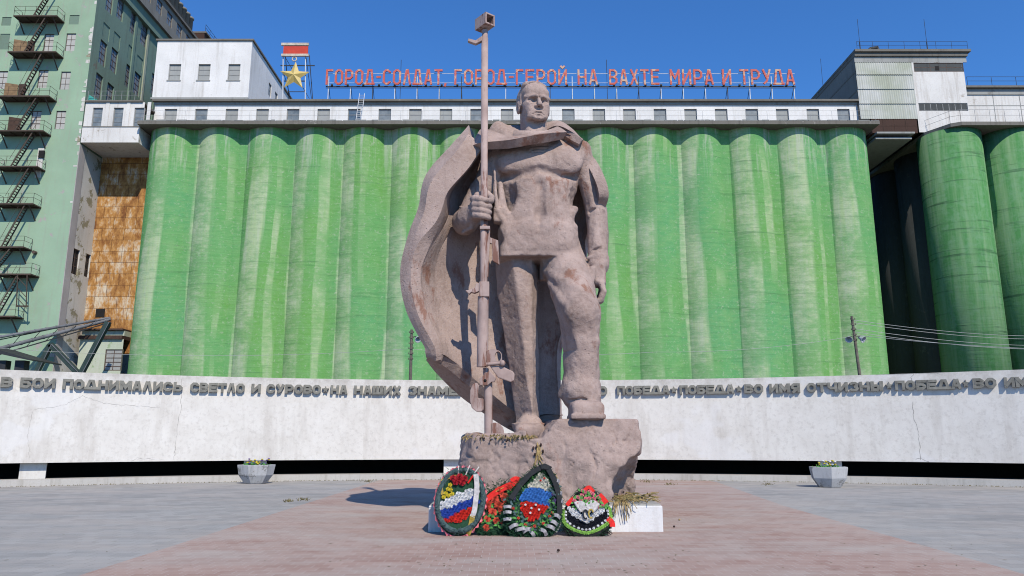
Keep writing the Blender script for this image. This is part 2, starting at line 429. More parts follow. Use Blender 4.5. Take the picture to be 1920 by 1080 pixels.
        col = t.mix(t.math('MULTIPLY', t.ramp(dust, 0.42, 0.66), 0.7), col, (0.45, 0.405, 0.365))
        st = t.noise(0.8, 9, 0.78)
        col = t.mix(t.math('MULTIPLY', t.ramp(st, 0.66, 0.70), 0.35), col, (0.13, 0.115, 0.10))
        col = t.mix(t.math('MULTIPLY', br.outputs["Fac"], 0.55), col, joint)
        t.bump(t.math('SUBTRACT', 1.0, br.outputs["Fac"]), 0.35, 0.006); t.bump(fi, 0.3, 0.004)
        return t.out(col, 0.9, 0, 0.2)
    M['pave_grey'] = paving("grey_paving", (0.285, 0.28, 0.27), (0.40, 0.392, 0.375), (0.25, 0.235, 0.21), (0.3, 0.3))
    M['pave_red'] = paving("red_paving", (0.35, 0.225, 0.185), (0.46, 0.34, 0.29), (0.52, 0.46, 0.42), (0.21, 0.21))
    M['earth'] = simple("bare_ground", (0.23, 0.21, 0.18), 0.3, 0.5, 0.95)
    M['plinth'] = worn_paint("whitewashed_plinth", (0.82, 0.80, 0.79), (0.45, 0.41, 0.36), (0.42, 0.39, 0.35), 2.4, 0.8, 0.66)
    M['plinth_top'] = worn_paint("grey_plinth_top", (0.42, 0.40, 0.365), (0.23, 0.21, 0.17), (0.52, 0.50, 0.47), 2.0, 1.0, 0.66)
    M['planter'] = worn_paint("flaking_planter_paint", (0.50, 0.50, 0.51), (0.20, 0.20, 0.20), (0.24, 0.23, 0.22), 3.0, 1.1, 0.54)
    M['straw'] = simple("dried_stalks", (0.42, 0.30, 0.13), 0.45, 30, 0.9)
    M['straw_dark'] = simple("dried_leaves", (0.17, 0.14, 0.055), 0.5, 25, 0.9)
    M['bud'] = simple("dark_dried_bud", (0.05, 0.03, 0.025), 0.4, 30, 0.9)
    for nm, c in (('f_white', (0.80, 0.80, 0.82)), ('f_cream', (0.74, 0.70, 0.58)), ('f_blue', (0.03, 0.075, 0.40)), ('f_sky', (0.055, 0.20, 0.58)),
                  ('f_red', (0.66, 0.03, 0.02)), ('f_rose', (0.63, 0.085, 0.05)), ('f_crimson', (0.42, 0.02, 0.03)), ('f_pink', (0.75, 0.19, 0.24)),
                  ('f_yellow', (0.65, 0.5, 0.04)), ('f_black', (0.014, 0.016, 0.024)), ('f_lime', (0.33, 0.62, 0.12)), ('f_leaf', (0.10, 0.30, 0.07)),
                  ('needles', (0.018, 0.062, 0.032)), ('needles_frost', (0.075, 0.125, 0.125)), ('ribbon_red', (0.66, 0.025, 0.02)),
                  ('ribbon_black', (0.025, 0.027, 0.03)), ('ribbon_silver', (0.50, 0.47, 0.46)), ('ribbon_gold', (0.42, 0.30, 0.06)),
                  ('ribbon_grey', (0.42, 0.40, 0.41)), ('stick', (0.7, 0.64, 0.6)), ('back', (0.02, 0.021, 0.02)), ('violet', (0.16, 0.08, 0.3))):
        M[nm] = simple(nm + "_petal" if nm.startswith('f_') else nm, c, 0.28, 22, 0.45 if nm in ('ribbon_silver', 'ribbon_gold') else 0.75, spec=0.15)
mk_materials()

# ------------------------------------------------------------------ ground
def sheet(name, pts, z, m, kind='structure'):
    o = MB().add([(x, y, z) for x, y in pts], [tuple(range(len(pts)))]).build(name, m)
    return setp(o, kind=kind)
sheet("ground", [(3000 * math.cos(2 * math.pi * k / 64), 3000 * math.sin(2 * math.pi * k / 64)) for k in range(64)], -0.02, M['earth'])
YC, RW = -2.6, 32.9
def arc(r, deg, z=0.0):
    a = R(deg); return Vector((r * math.sin(a), YC + r * math.cos(a), z))
sheet("plaza_paving", [(-40, -30), (40, -30)] + [arc(RW + 0.3, d)[:2] for d in range(60, -61, -2)], 0.0, M['pave_grey'])
sheet("red_paved_path", [(-5.15, -30), (5.6, -30), (6.1, 9.0), (6.5, 18.5), (7.5, 28.0), (7.45, 29.3), (3.5, 29.95), (-3, 29.95), (-5.1, 29.6)], 0.004, M['pave_red'])

# ------------------------------------------------------------------ memorial wall: a curved concrete band on low piers
wall_t = thing("memorial_wall", "long curved white concrete wall carrying grey raised lettering on low piers behind the statue", "wall", (0, YC + RW, 0))
def ring_part(name, m, r0, r1, z0, z1, d0, d1, n, parent, jitter=0.0):
    mb = MB()
    vs, fs = [], []
    for i in range(n + 1):
        d = d0 + (d1 - d0) * i / n
        jz = rnd.uniform(-jitter, jitter)
        for r, z in ((r0, z0 + jz), (r1, z0), (r1, z1), (r0, z1)):
            vs.append(arc(r, d, z))
    for i in range(n):
        for k in range(4):
            a, b = i * 4 + k, i * 4 + (k + 1) % 4
            fs.append((a, b, b + 4, a + 4))
    fs.append((0, 1, 2, 3)); fs.append((n * 4 + 3, n * 4 + 2, n * 4 + 1, n * 4))
    return mb.add(vs, fs).build(name, m, parent)
WZ0, WZ1 = 0.765, 3.87
ring_part("panel", M['mwall'], RW, RW + 0.35, WZ0, WZ1, -58, 58, 150, wall_t)
ring_part("gap_shade_back", M['cave'], RW + 3.2, RW + 3.4, -0.02, 3.6, -58, 58, 80, wall_t)  # added enclosure, near-black so the gap under the wall reads as shade
ring_part("gap_shade_cover", M['cave'], RW + 0.352, RW + 3.198, 3.4, 3.6, -58, 58, 80, wall_t)
kerb = ring_part("kerb", M['kerb'], RW - 0.17, RW + 0.75, -0.01, 0.225, -58, 58, 150, None, 0.0)
setp(kerb, "low weathered concrete kerb running along the foot of the curved wall", "kerb")
setp(ring_part("gap_shade_floor", M['cave'], RW + 0.752, RW + 3.19, -0.02, 0.15, -58, 58, 60, None), kind='structure')
def wall_hit(px, py=720, r=RW):
    d = ray(px, py); dx, dy = d.x, d.y
    a = dx * dx + dy * dy; b = -2 * dy * YC; c = YC * YC - r * r
    s = (-b + math.sqrt(b * b - 4 * a * c)) / (2 * a)
    x, y = dx * s, dy * s
    return math.degrees(math.atan2(x, y - YC)), CAMH + d.z * s
for px, w in ((-360, 52), (62, 50), (478, 42), (852, 40), (1170, 40), (1557, 44), (2010, 55)):
    d0, _ = wall_hit(px - w / 2, 870); d1, _ = wall_hit(px + w / 2, 870)
    ring_part("pier", M['white_dirty'], RW + 0.28, RW + 0.72, 0.226, WZ0 - 0.003, d0, d1, 3, wall_t)
# cracks in the plaster, drawn as thin dark strips, a few millimetres proud
def crack(pts, w=0.014):
    mb = MB(); q = []
    for (x0, y0), (x1, y1) in zip(pts[:-1], pts[1:]):
        n = max(2, int(math.hypot(x1 - x0, y1 - y0) / 5))
        for i in range(n):
            f = i / n; q.append((x0 + (x1 - x0) * f + rnd.uniform(-1.3, 1.3), y0 + (y1 - y0) * f + rnd.uniform(-1.3, 1.3)))
    q.append(pts[-1])
    vs, fs = [], []
    horiz = abs(pts[-1][0] - pts[0][0]) > abs(pts[-1][1] - pts[0][1])
    for i, (x, y) in enumerate(q):
        d, z = wall_hit(x, y, RW - 0.003); ww = w * rnd.uniform(0.35, 1.0)
        p = arc(RW - 0.003, d, min(z, WZ1 - 0.01))
        t = Vector((math.cos(R(d)), -math.sin(R(d)), 0))
        o = Vector((0, 0, ww / 2)) if horiz else t * ww / 2
        vs += [p - o, p + o]
    for i in range(len(q) - 1): fs.append((2 * i, 2 * i + 1, 2 * i + 3, 2 * i + 2))
    mb.add(vs, fs).build("crack", M['crack'], wall_t, recalc=False)
M['crack'] = simple("crack_dark_line", (0.30, 0.275, 0.25), 0.2, 8, 0.95)
for c, w in (([(341, 708), (339, 765), (334, 792), (331, 820), (326, 862)], 0.016), ([(62, 768), (120, 760), (156, 742), (195, 756), (262, 762), (300, 764)], 0.011),
             ([(1711, 752), (1713, 782), (1722, 808), (1726, 862)], 0.020), ([(55, 860), (52, 815), (62, 770)], 0.009), ([(1714, 697), (1708, 708), (1710, 716)], 0.02),
             ([(1640, 698), (1680, 702), (1716, 697), (1760, 701)], 0.012), ([(1718, 862), (1727, 859), (1742, 866)], 0.02), ([(247, 864), (256, 859), (290, 861)], 0.012)):
    crack(c, w)

# ------------------------------------------------------------------ block lettering built from strokes
def glyph(ch, w, t, rnd_c=0.3, tv=None):
    tv = tv or t                                          # horizontal strokes may be thinner than vertical ones
    x0, x1, y0, y1 = t / 2, w - t / 2, tv / 2, 1 - tv / 2
    xm, ym = w / 2, 0.5
    c = min(rnd_c * w, 0.3)
    O = ([(x0 + c, y0), (x1 - c, y0), (x1, y0 + c), (x1, y1 - c), (x1 - c, y1), (x0 + c, y1), (x0, y1 - c), (x0, y0 + c)], True)
    V = lambda x: ([(x, 0), (x, 1)], False)
    H = lambda y, a=x0, b=x1: ([(a, y), (b, y)], False)
    bowl = lambda ya, yb: ([(x0, ya), (x1 - c, ya), (x1, ya + min(c, (yb - ya) * .4)), (x1, yb - min(c, (yb - ya) * .4)), (x1 - c, yb), (x0, yb)], False)
    d = {
        'О': [O], 'В': [V(x0), bowl(y0, ym), bowl(ym, y1)], 'Б': [V(x0), bowl(y0, ym + tv * .2), H(y1, x0, w)],
        'И': [V(x0), V(x1), ([(x0, y0), (x1, y1)], False)], 'Й': [V(x0), V(x1), ([(x0, y0), (x1, y1)], False), ([(xm - w * .25, 1.22), (xm, 1.1), (xm + w * .25, 1.22)], False)],
        'П': [V(x0), V(x1), H(y1)], 'Д': [([(x0 + w * .03, y0), (x0 + w * .22, y1), (x1 - w * .22, y1), (x1 - w * .03, y0)], False), H(y0, -w * .06, w * 1.06)],
        'Н': [V(x0), V(x1), H(ym)], 'М': [V(x0), V(x1), ([(x0, y1), (xm, y1 - .52), (x1, y1)], False)],
        'А': [([(x0, 0), (xm - t * .22, 1)], False), ([(x1, 0), (xm + t * .22, 1)], False), H(y0 + .22, x0 + w * .12, x1 - w * .12)],
        'Л': [([(x0, 0), (xm - t * .22, 1)], False), ([(x1, 0), (xm + t * .22, 1)], False)],
        'С': [([(x1, y0 + c * 1.25), (x1, y0 + c), (x1 - c, y0), (x0 + c, y0), (x0, y0 + c), (x0, y1 - c), (x0 + c, y1), (x1 - c, y1), (x1, y1 - c), (x1, y1 - c * 1.25)], False)],
        'Ь': [V(x0), bowl(y0, ym + tv * .25)], 'Ы': [V(t / 2), ([(t / 2, y0), (w * .55, y0), (w * .62, y0 + .1), (w * .62, ym - .05), (w * .55, ym + .05), (t / 2, ym + .05)], False), V(x1)],
        'Е': [V(x0), H(y0, x0, w), H(ym, x0, w * .9), H(y1, x0, w)], 'Т': [V(xm), H(y1, 0, w)], 'У': [([(x0, 1), (xm + t * .1, .42)], False), ([(x1, 1), (xm, .25), (x0 + t * .2, y0)], False)],
        'Р': [V(x0), bowl(ym - .1, y1)], 'Ш': [V(x0), V(xm), V(x1), H(y0)], 'Х': [([(x0, 0), (x1, 1)], False), ([(x1, 0), (x0, 1)], False)],
        'З': [([(x0, y1 - c * .6), (x0 + c, y1), (x1 - c, y1), (x1, y1 - c * .6), (x1 - c * .5, ym), (xm, ym)], False), ([(xm, ym), (x1 - c * .4, ym), (x1, y0 + c * .8), (x1 - c, y0), (x0 + c, y0), (x0, y0 + c * .6)], False)],
        'Я': [V(x1), ([(x1, y1), (x0 + c, y1), (x0, y1 - c * .7), (x0, ym + c * .2), (x0 + c, ym - .06), (x1, ym - .06)], False), ([(x1 - t * .3, ym - .06), (x0, 0)], False)],
        'Ч': [V(x1), ([(x0, 1), (x0, ym + c * .4), (x0 + c, ym - .1), (x1, ym - .1)], False)], 'Г': [V(x0), H(y1, x0, w)], '-': [H(ym, 0, w)], ',': [([(xm, .1), (xm - .05, -.12)], False)],
        'К': [V(x0)],
    }
    return d[ch]
def strip(pts, closed, t):
    """offset polygon sides of a polyline with mitred corners"""
    n = len(pts); L, Rr = [], []
    P2 = [Vector((p[0], p[1])) for p in pts]
    for i in range(n):
        if closed: a, b, c = P2[i - 1], P2[i], P2[(i + 1) % n]
        else: a, b, c = P2[max(i - 1, 0)], P2[i], P2[min(i + 1, n - 1)]
        d1 = (b - a).normalized() if (b - a).length > 1e-9 else (c - b).normalized()
        d2 = (c - b).normalized() if (c - b).length > 1e-9 else d1
        n1, n2 = Vector((-d1.y, d1.x)), Vector((-d2.y, d2.x))
        m = (n1 + n2)
        m = m.normalized() if m.length > 1e-6 else n1
        k = t / 2 / max(0.5, m.dot(n1))
        L.append(b + m * k); Rr.append(b - m * k)
    return L, Rr
def letter_mesh(ch, w, h, t, depth, rc=0.3, tv=None):
    """glyph in x-z, front at y = 0 (facing -y), thickness along +y"""
    mb = MB()
    if ch == '*':
        pts = [(w / 2 + w * .55 * (1 if k % 2 == 0 else .45) * math.sin(math.pi * k / 5), .5 + .42 * (1 if k % 2 == 0 else .45) * math.cos(math.pi * k / 5)) for k in range(10)]
        n = 10
        vs = [(p[0] * h, 0, p[1] * h) for p in pts] + [(p[0] * h, depth, p[1] * h) for p in pts] + [(w / 2 * h, 0, .5 * h)]
        mb.add(vs, [(k, (k + 1) % n, 2 * n) for k in range(n)] + [(k, k + n, (k + 1) % n + n, (k + 1) % n) for k in range(n)])
        return mb
    tv0 = tv or t
    for bi, (pts, closed) in enumerate(glyph(ch, w, t, rc, tv)):
        hz = len(pts) == 2 and abs(pts[0][1] - pts[1][1]) < 1e-6
        L, Rr = strip(pts, closed, tv0 if hz or len(pts) > 3 else t)
        y = -0.003 * bi
        n = len(pts); vs = []
        for a, b in zip(L, Rr):
            vs += [(a.x * h, y, a.y * h), (b.x * h, y, b.y * h), (b.x * h, depth, b.y * h), (a.x * h, depth, a.y * h)]
        fs = []
        for i in range(n if closed else n - 1):
            a, b = i * 4, ((i + 1) % n) * 4
            for k in range(4): fs.append((a + k, a + (k + 1) % 4, b + (k + 1) % 4, b + k))
        if not closed: fs += [(0, 1, 2, 3), (n * 4 - 1, n * 4 - 2, n * 4 - 3, n * 4 - 4)]
        mb.add(vs, fs)
    return mb
_lm = {}
def put_letter(ch, name, w, h, t, depth, m, parent, loc, rz=0.0, rc=0.3, tv=None):
    k = (ch, round(w, 2), h, t, m.name)
    if k not in _lm: _lm[k] = letter_mesh(ch, w, h, t, depth, rc, tv).mesh(name, m)
    return place("star" if ch == '*' else name, _lm[k], parent, loc, rz)
LH = 0.345
for txt, xa, xb in (("В", 1, 24), ("БОИ", 37, 105), ("ПОДНИМАЛИСЬ", 117, 344), ("СВЕТЛО", 357, 460), ("И", 472, 490), ("СУРОВО", 500, 603), ("*", 605, 617),
                    ("НА", 620, 653), ("НАШИХ", 664, 753), ("ЗНАМЕНАХ", 765, 913), ("СЛОВО", 1051, 1139), ("ПОБЕДА", 1156, 1256), ("*", 1257, 1269), ("ПОБЕДА", 1273, 1377),
                    ("*", 1379, 1391), ("ВО", 1394, 1431), ("ИМЯ", 1441, 1500), ("ОТЧИЗНЫ", 1511, 1656), ("*", 1660, 1673), ("ПОБЕДА", 1677, 1803), ("*", 1804, 1817), ("ВО", 1823, 1869), ("ИМЯ", 1882, 1952)):
    wt = [1.22 if c in 'МШЫД' else 1.0 for c in txt]
    a0, _ = wall_hit(xa); a1, _ = wall_hit(xb)
    pos = 0
    for c, q in zip(txt, wt):
        f0, f1 = pos / sum(wt), (pos + q) / sum(wt); pos += q
        d0 = a0 + (a1 - a0) * f0; d1 = a0 + (a1 - a0) * f1
        width = (R(d1 - d0) * RW) * (0.94 if len(txt) > 1 else 1.0)
        dm = (d0 + d1) / 2
        tng = Vector((math.cos(R(dm)), -math.sin(R(dm)), 0))
        p = arc(RW - 0.135, dm, WZ1 - 0.25 - LH) - tng * width / 2
        wr = round(width / LH, 2)
        put_letter(c, "letter", wr, LH, 0.30 * min(1.15, wr), 0.134, M['letter'], wall_t, p, -R(dm), 0.2, 0.27)

# ------------------------------------------------------------------ walls with real window openings
def wall_y(mb, Y, x0, x1, z0, z1, holes=(), dep=0.25):    # faces -y
    xs = sorted({x0, x1, *[h[0] for h in holes], *[h[1] for h in holes]}); zs = sorted({z0, z1, *[h[2] for h in holes], *[h[3] for h in holes]})
    inside = lambda x, z: any(h[0] < x < h[1] and h[2] < z < h[3] for h in holes)
    for a, b in zip(xs[:-1], xs[1:]):
        for c, d in zip(zs[:-1], zs[1:]):
            if not inside((a + b) / 2, (c + d) / 2): mb.add([(a, Y, c), (b, Y, c), (b, Y, d), (a, Y, d)], [(0, 1, 2, 3)])
    for a, b, c, d in holes:
        e = Y + dep
        mb.add([(a, Y, c), (b, Y, c), (b, e, c), (a, e, c)], [(0, 1, 2, 3)]); mb.add([(a, Y, d), (b, Y, d), (b, e, d), (a, e, d)], [(3, 2, 1, 0)])
        mb.add([(a, Y, c), (a, e, c), (a, e, d), (a, Y, d)], [(0, 1, 2, 3)]); mb.add([(b, Y, c), (b, e, c), (b, e, d), (b, Y, d)], [(3, 2, 1, 0)])
def wall_x(mb, X, y0, y1, z0, z1, holes=(), dep=0.25):    # faces +x
    t = MB(); wall_y(t, 0, y0, y1, z0, z1, holes, dep)
    mb.add([(X - v[1], v[0], v[2]) for v in t.v], t.f)
_wm = {}
def window(parent, loc, w, h, nx, nz, frame='frame_dark', glass='glass', face='y', dep=0.18, bar=0.07, name="window", open_part=None):
    """a window set back in its opening: frame with glazing bars, and the glass as its own part"""
    k = (round(w, 2), round(h, 2), nx, nz, frame, glass, bar)
    if k not in _wm:
        f = MB()
        f.box(-w / 2, -w / 2 + bar, -.04, .04, 0, h); f.box(w / 2 - bar, w / 2, -.04, .04, 0, h)
        f.box(-w / 2 + bar, w / 2 - bar, -.04, .04, 0, bar); f.box(-w / 2 + bar, w / 2 - bar, -.04, .04, h - bar, h)
        for i in range(1, nx): x = -w / 2 + w * i / nx; f.box(x - bar * .4, x + bar * .4, -.03, .03, bar, h - bar)
        for i in range(1, nz): z = h * i / nz; f.box(-w / 2 + bar, w / 2 - bar, -.034, .034, z - bar * .4, z + bar * .4)
        g = MB().box(-w / 2 + bar * .5, w / 2 - bar * .5, -.008, .012, bar * .5, h - bar * .5)
        _wm[k] = (f.mesh("window", M[frame]), g.mesh("pane", M[glass]))
    fm, gm = _wm[k]
    l = Vector(loc)
    if face == 'y': l.y += dep; rz = 0
    else: l.x -= dep; rz = math.pi / 2
    o = place(name, fm, parent, l, rz)
    g = bpy.data.objects.new("pane", gm); C.objects.link(g); g.parent = o
    return o
def railing(name, pts, h, parent, m='rail', step=1.6, r=0.022, mid=True):
    mb = MB()
    for a, b in zip(pts[:-1], pts[1:]):
        a, b = Vector(a), Vector(b); n = max(1, int((b - a).length / step))
        for i in range(n + 1):
            p = a.lerp(b, i / n); mb.tube([p, p + Vector((0, 0, h))], r, 5)
        for k in ((1.0, 0.55) if mid else (1.0,)): mb.tube([a + Vector((0, 0, h * k)), b + Vector((0, 0, h * k))], r, 5)
    return mb.build(name, M[m], parent)

# ------------------------------------------------------------------ the long green grain elevator
YF = 80.0
SX0, SX1, SN = -41.8, 41.0, 15
BAY = (SX1 - SX0) / SN; SR, SAG = 3.39, 0.90
ZTOP = 36.35
elev = thing("grain_elevator", "long green grain elevator of fifteen silos with a white windowed gallery on top", "grain elevator", (0, YF, 0))
mb = MB(); vs = []
for k in range(33):
    a = R(-50 + 100 * k / 32); vs += [(SR * math.sin(a), -SR * math.cos(a), -.02), (SR * math.sin(a), -SR * math.cos(a), ZTOP)]
mb.add(vs, [(2 * k, 2 * k + 2, 2 * k + 3, 2 * k + 1) for k in range(32)], True)
me = mb.mesh("silo_tube", M['silo'], recalc=False)
jm = MB().box(-0.62, 0.62, 0, .44, -0.02, ZTOP).mesh("joint_wall", M['silo'])
for i in range(SN):
    x = SX0 + BAY * (i + .5)
    place("silo_tube", me, elev, (x, YF + SR, 0))
    if i: place("joint_wall", jm, elev, (SX0 + BAY * i, YF + SAG, 0))
mb = MB(); mb.box(SX0 + .16, SX1 - .16, YF + 1.2, YF + 24, -0.02, ZTOP - 0.01); mb.build("silo_core", M['silo'], elev)
# small ragged edge below the slab
mb = MB(); mb.box(SX0 - .55, SX1 + .55, YF - .82, YF + 26, ZTOP, ZTOP + .40); mb.build("roof_slab", M['roof_felt'], elev)
mb = MB()
x = SX0 - .5
while x < SX1 + .4:
    w = rnd.uniform(.25, 1.6); mb.box(x, min(x + w, SX1 + .5), YF - .82 - rnd.uniform(.01, .05), YF - .7, ZTOP + .41, ZTOP + .41 + rnd.uniform(.03, .16)); x += w + rnd.uniform(0, .12)
mb.build("slab_edge_mortar", M['soffit'], elev)
GY = 83.0; GZ0, GZ1 = ZTOP + .42, 40.75
GX0, GX1 = P(290, 205, GY).x, P(1622, 205, GY).x
wpx = [320 + 57.35 * k for k in range(23)]
holes = []
for px in wpx:
    c = P(px, 212, GY); holes.append((c.x - .74, c.x + .74, 37.9, 39.95))
mb = MB(); wall_y(mb, GY, GX0, GX1, GZ0, GZ1, holes, .3)
mb.add([(GX0, GY, GZ0), (GX0, GY + 9, GZ0), (GX0, GY + 9, GZ1), (GX0, GY, GZ1)], [(0, 1, 2, 3)]); mb.add([(GX1, GY, GZ0), (GX1, GY + 9, GZ0), (GX1, GY + 9, GZ1), (GX1, GY, GZ1)], [(0, 1, 2, 3)])
mb.build("gallery_wall", M['white'], elev, recalc=False)
mb = MB().box(GX0 - .1, GX1 + .1, GY - .14, GY - .003, 40.45, 40.76); mb.build("cornice", M['soffit'], elev)
mb = MB().box(GX0 - .2, GX1 + .35, GY - .5, GY + 9.3, 40.762, 40.98); mb.build("gallery_roof", M['roof_felt'], elev)
for k, h in enumerate(holes):
    if k in (6, 12): g = 'glass_blue'
    else: g = 'pane_grey' if k % 3 != 1 else 'glass'
    window(elev, ((h[0] + h[1]) / 2, GY, h[2]), 1.48, 2.05, 1, 3, 'frame_grey', g, dep=.2, bar=.07)
railing("roof_railing", [(SX0 - .3, YF - .45, ZTOP + .43), (SX1 + .3, YF - .45, ZTOP + .43)], 1.35, elev, 'rail', 2.4, .014)
# white box house on the roof, left
bx0, bx1, bz0, bz1 = P(297, 84, GY - .02).x, P(474, 84, GY - .02).x, 40.99, P(380, 79, GY).z
holes = [(P(px, 138, GY).x - .72, P(px, 138, GY).x + .72, P(px, 152, GY).z, P(px, 122, GY).z) for px in (329, 384, 440)]
mb = MB(); wall_y(mb, GY - .25, bx0, bx1, bz0, bz1, holes, .3)
mb.add([(bx0, GY - .25, bz0), (bx0, GY + 22, bz0), (bx0, GY + 22, bz1), (bx0, GY - .25, bz1)], [(0, 1, 2, 3)])
hx = []
for yy in (90.0, 92.6, 95.2, 97.8, 100.4, 103):
    for zz in (42.2, 44.9): hx.append((yy - .55, yy + .55, zz, zz + 1.75))
wall_x(mb, bx1, GY - .25, GY + 22, bz0, bz1, hx, .25)
mb.build("roof_house_wall", M['white'], elev, recalc=False)
mb = MB().box(bx0 - .15, bx1 + .2, GY - .42, GY + 22.2, bz1 + .002, bz1 + .22); mb.build("roof_house_roof", M['roof_felt'], elev)
for h in holes:
    window(elev, ((h[0] + h[1]) / 2, GY - .25, h[2]), 1.44, h[3] - h[2], 1, 3, 'frame_grey', 'pane_grey', dep=.2, bar=.08)
    MB().box(h[0] - .12, h[1] + .12, GY - .33, GY - .252, h[2] - .12, h[2] - .003).build("sill", M['soffit'], elev)
for h in hx: window(elev, (bx1, (h[0] + h[1]) / 2, h[2]), 1.1, 1.75, 2, 2, 'frame_grey', 'glass', face='x', dep=.12)
MB().box(bx0 - .05, bx1 + .05, GY - .52, GY - .255, 40.985, 41.2).build("ledge", M['soffit'], elev)
# steel ladder leaning on the gallery
l = thing("roof_ladder", "pale steel ladder leaning on the white gallery roof beside the long slogan", "ladder", P(672, 224, YF + .6))
a, b = P(672, 226, YF + .3), P(679, 175, GY - .6)
for dx in (-.3, .3):
    MB().tube([a + Vector((dx, 0, 0)), b + Vector((dx, 0, 0))], .04, 5).build("stile", M['white_metal'], l)
for k in range(1, 14):
    p = a.lerp(b, k / 14); MB().tube([p + Vector((-.3, 0, 0)), p + Vector((.3, 0, 0))], .022, 5).build("rung", M['white_metal'], l)

# ------------------------------------------------------------------ slogan on the roof
sign = thing("rooftop_slogan_sign", "red peeling block letters of a long slogan on a steel frame above the gallery roof", "sign", (0, GY, 40.98))
SH = 2.0
zb = P(960, 158.5, GY + .3).z
for txt, xa, xb in (("ГОРОД-СОЛДАТ,", 611, 838), ("ГОРОД-ГЕРОЙ", 852, 1063), ("НА", 1083, 1121), ("ВАХТЕ", 1142, 1236), ("МИРА", 1256, 1338), ("И", 1354, 1371), ("ТРУДА", 1387, 1490)):
    adv = [(.55 if c == '-' else .3 if c == ',' else 1.12 if c in 'МД' else .86 if c == 'Г' else 1.0) for c in txt]
    xa_, xb_ = P(xa, 142, GY + .3).x, P(xb, 142, GY + .3).x
    gap = .26; u = (xb_ - xa_) / (sum(adv) + gap * (len(txt) - 1) * 1.0)
    x = xa_
    for c, q in zip(txt, adv):
        put_letter(c, "letter", round(q * u / SH, 3), SH, .118, .16, M['red_letter'], sign, (x, GY + .3, zb), 0, .26)
        x += (q + gap) * u
# letter name plate: lattice that carries it
x0_, x1_ = P(611, 160, GY + .5).x, P(1492, 160, GY + .5).x
mb = MB(); mb.bar((x0_, GY + .55, zb - .14), (x1_, GY + .55, zb - .14), .10); mb.build("lower_rail", M['dark_metal'], sign)
mb = MB(); mb.bar((x0_, GY + .55, zb - .32), (x1_, GY + .55, zb - .32), .07); mb.build("foot_rail", M['dark_metal'], sign)
mb = MB(); mb.bar((x0_, GY + .58, zb + .35), (x1_, GY + .58, zb + .35), .045); mb.bar((x0_, GY + .58, zb + 1.55), (x1_, GY + .58, zb + 1.55), .045); mb.build("back_rail", M['white_metal'], sign)
n = 21
for k in range(n + 1):
    x = x0_ + .3 + (x1_ - x0_ - .5) * k / n
    m = M['white_metal'] if k % 4 != 2 else M['dark_metal']
    mb = MB(); mb.bar((x, GY + .6, 40.98), (x, GY + .6, zb + rnd.choice((-.1, .5, 1.2))), .085); mb.build("post", m, sign)
    mb = MB(); mb.bar((x + .02, GY + .66, zb - .1), (x + .02, GY + 2.4, 40.98), .06); mb.bar((x, GY + .64, 41.7), (x, GY + 1.6, 41.05), .05); mb.build("brace", M['dark_metal'], sign)
mb = MB()
for k in range(30):
    x = x0_ + (x1_ - x0_) * (k + .4) / 30; mb.box(x - .12, x + .12, GY + .32, GY + .5, zb - .09, zb + .07)
mb.build("letter_clamps", M['dark_metal'], sign)
# ------------------------------------------------------------------ star emblem
em = thing("star_emblem", "golden five pointed star hanging below a red ribbon plate on a roof frame", "emblem", (P(552, 185, GY + .6).x, GY + .6, 40.98))
EY = GY + .6
def q(px, py, y=EY): return P(px, py, y)
mb = MB(); a, b = q(532, 87), q(577, 102); mb.box(a.x, b.x, EY - .05, EY + .1, b.z, a.z); mb.build("ribbon_plate", M['red_panel'], em)
for (ya, yb, xa, xb) in ((81, 85.6, 528, 579), (101.5, 105.5, 528, 579)):
    mb = MB(); a, b = q(xa, ya), q(xb, yb); mb.box(a.x, b.x, EY - .12, EY + .12, b.z, a.z); mb.build("ribbon_bar", M['bone'], em)
c = q(552, 110.8); mb = MB()
mb.tube([c + Vector((.26 * math.cos(t * math.pi / 10), 0, .26 * math.sin(t * math.pi / 10))) for t in range(21)], .075, 8, caps=False); mb.build("ring", M['bone'], em)
c = q(552, 142.5); rs = (c.z - q(552, 115.5).z) * -1
vs = [c + Vector((0, -.42, 0)), c + Vector((0, .1, 0))]
for k in range(10):
    rr = rs * (1 if k % 2 == 0 else .42); t = math.pi * k / 5 + .03
    vs.append(c + Vector((rr * math.sin(t), 0, rr * math.cos(t))))
mb = MB(); mb.add(vs, [(0, 2 + (k + 1) % 10, 2 + k) for k in range(10)] + [(1, 2 + k, 2 + (k + 1) % 10) for k in range(10)]); mb.build("star", M['gold'], em)
for px in (531, 573):
    mb = MB(); mb.bar(q(px, 106, EY + .2), Vector((q(px - 1, 185).x, EY + .2, 40.98)), .10); mb.build("mast", M['white_metal'], em)
mb = MB()
for px in (535, 580): mb.bar(q(px, 104, EY + 1.6), Vector((q(px, 185).x, EY + 2.0, 40.98)), .08)
mb.bar(q(534, 106, EY + .3), q(580, 185, EY + 1.8), .05); mb.bar(q(574, 108, EY + .3), q(584, 185, EY + 1.8), .05); mb.bar(q(533, 140, EY + .3), q(545, 184, EY + 1.5), .05)
mb.bar(q(526, 123, EY + .3), q(590, 123, EY + .3), .1); mb.bar(q(533, 152, EY + .3), q(572, 152, EY + .3), .1); mb.bar(q(540, 172, EY + .3), q(572, 172, EY + .3), .07)
mb.build("frame", M['dark_metal'], em)

